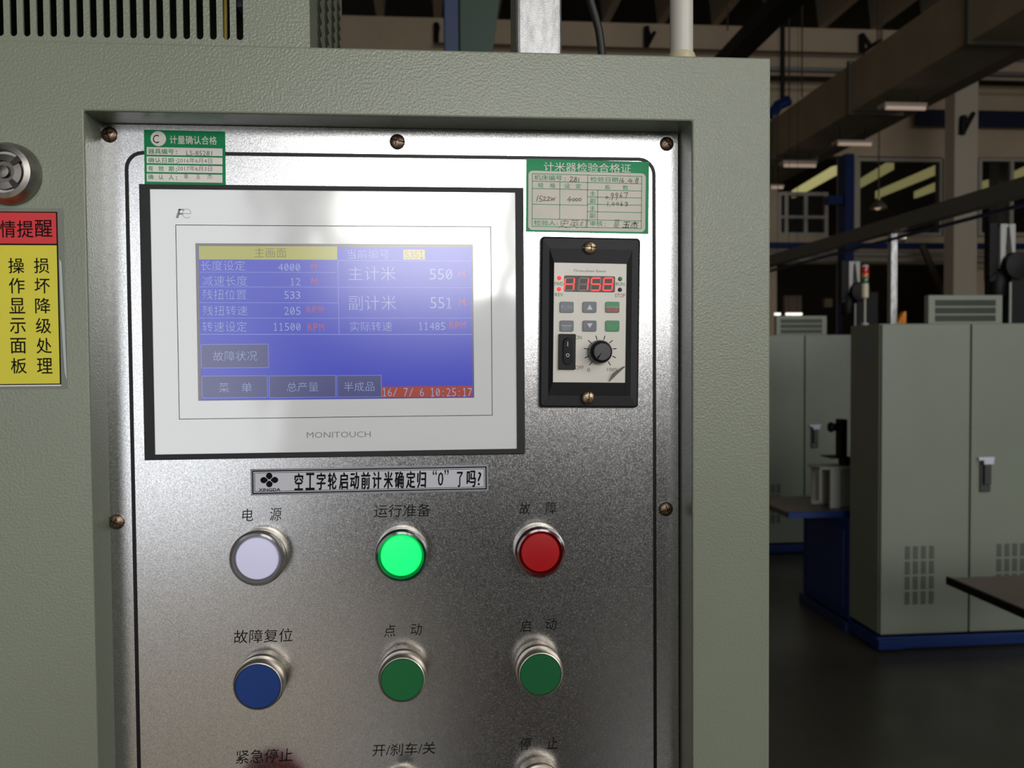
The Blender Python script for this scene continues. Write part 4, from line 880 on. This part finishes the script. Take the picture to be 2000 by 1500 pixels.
for r_ in range(2):
    for c_ in range(3):
        l = 263+c_*186; t_ = 580+r_*153; x0, x1, z0, z1 = b5(l, t_, l+112, t_+90)
        m_ = M_bgr if c_ == 2 else M_bg
        bt = obj('key', plate([rr(x0, x1, z0, z1, .0009, 3)], -Dc-.0009, -Dc), m_, sc, world=False, bevel=.0003, label=[['grey RUN key', 'grey up arrow key', 'green and red stop key'], ['grey display key', 'grey down arrow key', 'green key']][r_][c_])
        yk = -Dc-.001
        if c_ == 0 and r_ == 0: tx5('RUN', l+12, t_+30, l+98, t_+62, M_bt2, -.004, 'key_lettering', yk, bt)
        if c_ == 0 and r_ == 1:
            tx5('DIS', l+28, t_+50, l+86, t_+80, M_bt2, -.004, 'key_lettering', yk, bt); x_a, z_a = q5(l+14, t_+42); x_b, _ = q5(l+98, t_+42)
            obj('key_line', MB().stroke([(x_a, z_a), (x_b, z_a)], .0003, yk), M_bt, bt, world=False, flat=True)
        if c_ == 1:
            pts = [(l+56, t_+24), (l+34, t_+66), (l+80, t_+66)] if r_ == 0 else [(l+34, t_+24), (l+80, t_+24), (l+56, t_+62)]
            q_ = [q5(*p) for p in pts]; obj('arrow_mark', MB().add([(a, yk, b) for a, b in q_], [(0, 1, 2)]), M_bt, bt, world=False, flat=True)
        if c_ == 2 and r_ == 0:
            x0, x1, z0, z1 = b5(l+2, t_+46, l+110, t_+87); obj('red_half', MB().rect(x0, x1, z0, z1, yk), M_brd, bt, world=False, flat=True, label='red lower half')
            tx5('STOP', l+18, t_+52, l+98, t_+80, mat('pale_red_print', (176, 100, 104), .4), -.004, 'key_lettering', yk-.0001, bt)
            x_a, z_a = q5(l+2, t_+45); x_b, _ = q5(l+110, t_+45); obj('key_line', MB().stroke([(x_a, z_a), (x_b, z_a)], .0002, yk-.0001), M_bt, bt, world=False, flat=True)
        if c_ == 2 and r_ == 1:
            tx5('REV', l+28, t_+52, l+86, t_+78, mat('mid_green_print', (60, 156, 96), .4), -.004, 'key_lettering', yk, bt)
            x_a, z_a = q5(l+14, t_+42); x_b, _ = q5(l+98, t_+42); obj('key_line', MB().stroke([(x_a, z_a), (x_b, z_a)], .0003, yk), mat('mid_green_print', (60, 156, 96), .4), bt, world=False, flat=True)
# rocker switch
x0, x1, z0, z1 = b5(252, 842, 388, 1134)
rk = obj('rocker_switch', plate([rr(x0, x1, z0, z1, .0006, 3)], -Dc-.0016, -Dc), mat('gloss_black_plastic', (10, 10, 11), .45, spec=.25), sc, world=False, bevel=.0004)
x0, x1, z0, z1 = b5(286, 872, 364, 1096); r_ = (x1-x0)/2; zm_ = (z0+z1)/2
ca = rr(x0, x1, z0, z1, r_*.98, 6); n_ = len(ca)
obj('rocker', MB().add([(x, -Dc-.0016, z) for x, z in ca]+[(x0+(x-x0)*.9+r_*.1, -Dc-.0024-.0016*(z-z0)/(z1-z0), z0+(z-z0)*.94+.0004) for x, z in ca], [(i, (i+1) % n_, n_+(i+1) % n_, n_+i) for i in range(n_)]+[tuple(range(n_, 2*n_))]), mat('satin_black_plastic', (28, 28, 31), .3), rk, world=False)
mk = MB(); xa, za = q5(320, 908); _, zb = q5(320, 942); mk.stroke([(xa, za), (xa, zb)], .0004, -Dc-.0043)
cx_, cz_ = q5(321, 1016); mk.stroke([(cx_+.0009*math.cos(2*PI*i/20), cz_+.0009*math.sin(2*PI*i/20)) for i in range(21)], .0003, -Dc-.0036)
obj('rocker_marks', mk, mat('white_mark', (200, 200, 204), .4), rk, world=False, flat=True)
# knob + scale
kx, kz = fr.p(*Z5(597, 988), Yc-.006); s24 = .24/FPX*(Yc-.006)
kb = obj('knob', MB().lathe((kx, -Dc, kz), [(98*s24, 0), (99*s24, -.001), (96*s24, -.006), (92*s24, -.0075), (80*s24, -.008), (72*s24, -.0076), (70*s24, -.0108), (66*s24, -.0115), (.0001, -.0115)], 56, cap0=False), mat('knob_black', (34, 34, 37), .32), sc, world=False, smooth=35)
a = math.radians(225+8); dx, dz = math.cos(a), math.sin(a); R0 = 70*s24
obj('pointer', MB().add([(kx+dx*R0*.98-dz*.0006, -Dc-.0116, kz+dz*R0*.98+dx*.0006), (kx+dx*R0*.98+dz*.0006, -Dc-.0116, kz+dz*R0*.98-dx*.0006), (kx, -Dc-.0116, kz)], [(0, 1, 2)]), M_ink, kb, world=False, flat=True)
tk = MB()
ccx, ccz = q5(597, 975)
for zx, zy in ((515, 1083), (480, 1032), (476, 963), (507, 905), (562, 873), (627, 873), (680, 906), (709, 963), (706, 1030), (668, 1083)):
    x, z = q5(zx, zy); dx, dz = x-ccx, z-ccz; l_ = math.hypot(dx, dz); dx /= l_; dz /= l_; tk.stroke([(x-dx*.0011, z-dz*.0011), (x+dx*.0011, z+dz*.0011)], .0005, yc)
obj('scale_marks', tk, M_ink, sc, world=False, flat=True)
# peeled film corner
pf = MB(); A_, B_, C_ = q5(666, 1234), q5(800, 1106), q5(706, 1150)
pf.add([(A_[0], yc-.0001, A_[1]), (B_[0], yc-.0001, B_[1]), (B_[0]-.002, yc-.0014, B_[1]-.0002), (C_[0], yc-.003, C_[1]), (C_[0]-.0012, yc-.0022, C_[1]-.0012), (A_[0]-.0001, yc-.0012, A_[1]+.001)], [(0, 1, 2, 5), (5, 2, 3, 4)])
obj('peeled_film', pf, mat('dusty_clear_film', (120, 116, 108), .2), sc, world=False, label='peeled corner of dusty clear film')
# ---------------------------------------------------------------- lamps and push buttons
def base_xz(px, py, h): v = P(px, py, Yp-h); return v.x, v.z
def lamp(px, py, dface, col, label, es, rimcol, rimrough=.15):
    h = .013; x, z = base_xz(px, py, h); rf = dface/2/FPX*(Yp-h); ro = rf*1.29
    t = thing('indicator_lamp', label, 'indicator lamp', (x, Yp, z), group='indicator lamps')
    obj('collar', MB().lathe((x, Yp, z), [(ro*1.0, 0), (ro*1.0, -.003), (ro*.97, -.006)], 56, cap0=False, cap1=True), M_chrome, t, smooth=35)
    m_r = mat('rim_'+'_'.join(map(str, rimcol)), rimcol, rimrough, spec=.6, coat=.6)
    obj('lens_rim', MB().lathe((x, Yp, z), [(ro*.97, -.006), (ro*1.01, -.007), (ro*1.01, -.0115), (ro*.95, -.0135), (rf*1.12, -.0138), (rf*1.04, -.012), (rf*1.0, -.0105)], 56, cap0=False, cap1=False), m_r, t, smooth=30)
    m_l = mat('lens_'+'_'.join(map(str, col)), col, .35, spec=.4, emit=col if es else None, es=es)
    obj('lens', MB().lathe((x, Yp-.0105, z), [(rf*1.01, .001), (rf*1.01, -.0008), (rf*.96, -.0016), (rf*.6, -.002), (.0001, -.0022)], 56), m_l, t, smooth=40)
    return t
lamp(501.5, 1092, 82, (214, 214, 242), 'white indicator lamp with a clear rim, top left of the buttons', .14, (96, 92, 88))
lamp(783.5, 1086.5, 79, (20, 255, 110), 'lit bright green indicator lamp in the middle of the lamp row', 1.0, (4, 60, 38))
lamp(1056, 1080, 78, (176, 16, 20), 'red indicator lamp with dark red rim, at the right of the lamp row', 0.0, (70, 16, 18))
def button(px, py, dface, col, label, h=.0165):
    x, z = base_xz(px, py, h); rf = dface/2/FPX*(Yp-h)
    ro = rf*1.14
    t = thing('push_button', label, 'push button', (x, Yp, z), group='push buttons')
    obj('collar', MB().lathe((x, Yp, z), [(ro*1.0, 0), (ro*1.0, -.0035), (ro*.97, -.004), (ro*.965, -.0065)], 56, cap0=False), mat('dark_nickel', (158, 147, 132), .36, metal=1.0), t, smooth=35)
    obj('ring', MB().lathe((x, Yp, z), [(ro*.985, -.0065), (ro*1.01, -.0075), (ro*1.01, -.0125), (ro*.985, -.0148), (ro*.93, -.0163), (rf*1.02, -.0165), (rf*1.0, -.0158)], 56, cap0=False, cap1=False), M_chrome, t, smooth=30)
    obj('cap', MB().lathe((x, Yp-.0155, z), [(rf*1.0, .004), (rf*1.0, -.0003), (rf*.975, -.0008), (.0001, -.0009)], 56), mat('cap_'+'_'.join(map(str, col)), col, .42, spec=.4), t, smooth=30)
    return t
button(503.5, 1340.8, 86, (10, 56, 128), 'blue push button at the left of the lower row')
button(785.5, 1328, 83, (22, 112, 60), 'flat green push button in the middle of the lower row')
button(1056, 1317.4, 82, (14, 96, 52), 'darker green push button at the right of the lower row')
# controls just below the picture edge (their tops or reflections show)
vb_ = P(1050, 1533, Yp); button(1058, 1554, 82, (170, 24, 26), 'push button whose metal ring just shows at the bottom edge, right')
v = P(787, 1543, Yp)
t = thing('selector_switch', 'selector switch whose halo just shows at the bottom edge, middle', 'switch', (v.x, Yp, v.z))
obj('collar', MB().lathe((v.x, Yp, v.z), [(.0148, 0), (.0148, -.004), (.0135, -.0075)], 48, cap0=False), M_chrome, t, smooth=35)
obj('lever', MB().box(v.x-.004, v.x+.004, Yp-.024, Yp-.0076, v.z-.012, v.z+.012), M_bezel, t, bevel=.0015)
v = P(520, 1558, Yp)
t = thing('emergency_stop', 'red mushroom emergency stop seen only as a dull red reflection at the bottom edge', 'push button', (v.x, Yp, v.z))
obj('collar', MB().lathe((v.x, Yp, v.z), [(.0148, 0), (.0148, -.006), (.011, -.01), (.011, -.018)], 48, cap0=False), M_chrome, t, smooth=35)
obj('mushroom_cap', MB().lathe((v.x, Yp, v.z), [(.012, -.017), (.019, -.019), (.020, -.023), (.018, -.028), (.0001, -.031)], 48), mat('estop_red', (150, 20, 30), .35), t, smooth=40)
# ---------------------------------------------------------------- wall behind the photographer with its windows (left three seen in reflections, the rest added as fill)
cols = sorted(WIN)
bw = plate([[(-9, 0), (16, 0), (16, 8.5), (-9, 8.5)]]+[[(x0, z0), (x1, z0), (x1, z1), (x0, z1)] for x0, x1, z0, z1, L in cols], WY-.3, WY)
struct(obj('wall_front', bw, mat('dim_painted_wall', (96, 98, 96), .8)))
for i, (x0, x1, z0, z1, L) in enumerate(cols):
    f_ = MB().frame(x0, x1, z0, z1, .05, WY-.1, WY+.02); n = 3
    nk = max(2, int((x1-x0)/.9))
    for k in range(1, nk): xx = x0+(x1-x0)*k/nk; f_.box(xx-.02, xx+.02, WY-.08, WY, z0+.05, z1-.05)
    struct(obj('window_%d' % (4+i), f_, mat('white_window_frame', (170, 170, 168), .6)))

# ---------------------------------------------------------------- the photographer, seen only as a dark reflection in the steel
def skin(name, verts, edges, radii, m, parent, sub=1, label=None):
    me = bpy.data.meshes.new(name); Mi = WMAT[parent.name].inverted()
    me.from_pydata([tuple(Mi @ Vector(v)) for v in verts], edges, []); me.materials.append(m)
    o = bpy.data.objects.new(name, me); COL.objects.link(o); put(o, parent, WMAT[parent.name].copy())
    md = o.modifiers.new('skin', 'SKIN'); md.use_smooth_shade = True
    for d, r in zip(me.skin_vertices[0].data, radii): d.radius = (r, r) if not isinstance(r, tuple) else r; d.use_root = False
    me.skin_vertices[0].data[0].use_root = True
    sb = o.modifiers.new('subsurf', 'SUBSURF'); sb.levels = sub; sb.render_levels = sub
    if label: o['label'] = label
    return o
bx_, by_ = .16, -.52
pr = thing('person', 'person in grey work clothes holding up a phone, seen only as a dim reflection', 'person', (bx_, by_, 0))
M_skin = mat('skin', (196, 150, 122), .5); M_jk = mat('navy_work_jacket', (150, 150, 150), .85); M_tr = mat('dark_trousers', (110, 108, 104), .85)
V_, E_, R_ = [], [], []
def jt(x, y, z, r, prev=None):
    V_.append((x, y, z)); R_.append(r)
    if prev is not None: E_.append((prev, len(V_)-1))
    return len(V_)-1
def arms(k=1.0, hands=True):
    sp = jt(bx_, by_, .86, (.12*k, .1*k)); c1 = jt(bx_, by_, 1.04, (.115*k, .09*k), sp); c2 = jt(bx_, by_-.01, 1.2, (.14*k, .1*k), c1); nk = jt(bx_, by_, 1.34, .05*k, c2)
    if hands:
        h1 = jt(bx_, by_+.015, 1.43, .072, nk); h2 = jt(bx_, by_+.01, 1.51, .082, h1); jt(bx_, by_, 1.57, .06, h2)
        jt(bx_, by_+.105, 1.455, .013, h1)
        for s__ in (-1, 1): jt(bx_+s__*.084, by_, 1.47, .016, h2)
    for s__ in (-1, 1):
        sh_ = jt(bx_+s__*.16, by_, 1.28, .06*k, c2); el = jt(bx_+s__*.24, by_+.16, 1.13, .042*k, sh_); wr = jt(.055+s__*.115, -.13, 1.415, .028*k, el)
        if hands:
            pm = jt(.055+s__*.1, -.065, 1.45, .024, wr)
            for f_, (dx, dz, r__) in enumerate(((-.012, .034, .0085), (0, .03, .009), (0, .018, .0085), (0, .004, .0075))):
                a_ = jt(.055+s__*(.098+dx*.3), -.035, 1.452+dz-.012*f_, r__, pm); b_ = jt(.055+s__*(.09), .004, 1.456+dz-.014*f_, r__*.9, a_); jt(.055+s__*(.062), .008, 1.458+dz-.014*f_, r__*.8, b_)
            th_ = jt(.055+s__*.085, -.055, 1.43, .0105, pm); jt(.055+s__*.06, -.03, 1.448, .009, th_)
    return sp
sp = arms()
for s__ in (-1, 1):
    hp = jt(bx_+s__*.085, by_, .82, .085, sp); kn = jt(bx_+s__*.1, by_+.02, .46, .058, hp); an = jt(bx_+s__*.11, by_-.01, .09, .042, kn); jt(bx_+s__*.12, by_+.14, .035, .034, an)
skin('body', V_, E_, R_, M_skin, pr, 2)
V_, E_, R_ = [], [], []
arms(1.22, False); skin('jacket', V_, E_, R_, M_jk, pr, 2)
V_, E_, R_ = [], [], []
sp = jt(bx_, by_, .88, (.135, .115))
for s__ in (-1, 1):
    hp = jt(bx_+s__*.085, by_, .8, .1, sp); kn = jt(bx_+s__*.1, by_+.02, .46, .075, hp); jt(bx_+s__*.11, by_-.01, .1, .062, kn)
skin('trousers', V_, E_, R_, M_tr, pr, 2)
for s__ in (-1, 1):
    obj('shoe', MB().prism([(bx_+s__*.115-.048, 0), (bx_+s__*.115+.048, 0), (bx_+s__*.115+.044, .07), (bx_+s__*.115-.044, .07)], by_-.07, by_+.2), M_blk, pr, bevel=.025, seg=3)
    obj('eye', MB().lathe((bx_+s__*.032, by_+.083, 1.498), [(.001, -.008), (.0105, -.004), (.012, .002), (.008, .009), (.001, .011)], 14), mat('eye_dark', (60, 50, 46), .2), pr, smooth=60)
obj('mouth', MB().lathe((bx_, by_+.086, 1.425), [(.022, -.008), (.02, .002), (.001, .004)], 16), mat('lips', (150, 90, 84), .5), pr, smooth=60)
obj('hair', MB().lathe((bx_, by_-.02, 1.48), [(.094, -.02), (.1, .03), (.092, .075), (.06, .112), (.001, .126)], 26, 'z', cap0=False), mat('black_hair', (18, 16, 16), .6), pr, smooth=60)
obj('hair_fringe', MB().box(bx_-.06, bx_+.06, by_+.05, by_+.085, 1.535, 1.575), mat('black_hair', (18, 16, 16), .6), pr, bevel=.012)
ph = thing('phone', 'slim dark phone held up by the person, at the viewpoint', 'phone', (.055, -.008, 1.46))
obj('phone_body', MB().box(-.014, .124, -.0125, -.0055, 1.444, 1.512), mat('phone_dark', (40, 40, 44), .3), ph, bevel=.003)
obj('phone_screen', MB().box(-.006, .116, -.0132, -.0127, 1.45, 1.506), mat('phone_glass', (16, 18, 22), .08), ph)

tag(obj('floor_sheet', MB().box(-2.6, -.35, -4.6, -1.3, 0, .012), mat('pale_cardboard', (214, 200, 176), .8), origin=Vector((-1.1, -2.5, 0)), bevel=.003), 'pale cardboard sheet lying on the floor behind the photographer, seen only as a soft reflection', 'cardboard')  # unseen pale sheet added behind the camera to lighten the steel's reflection
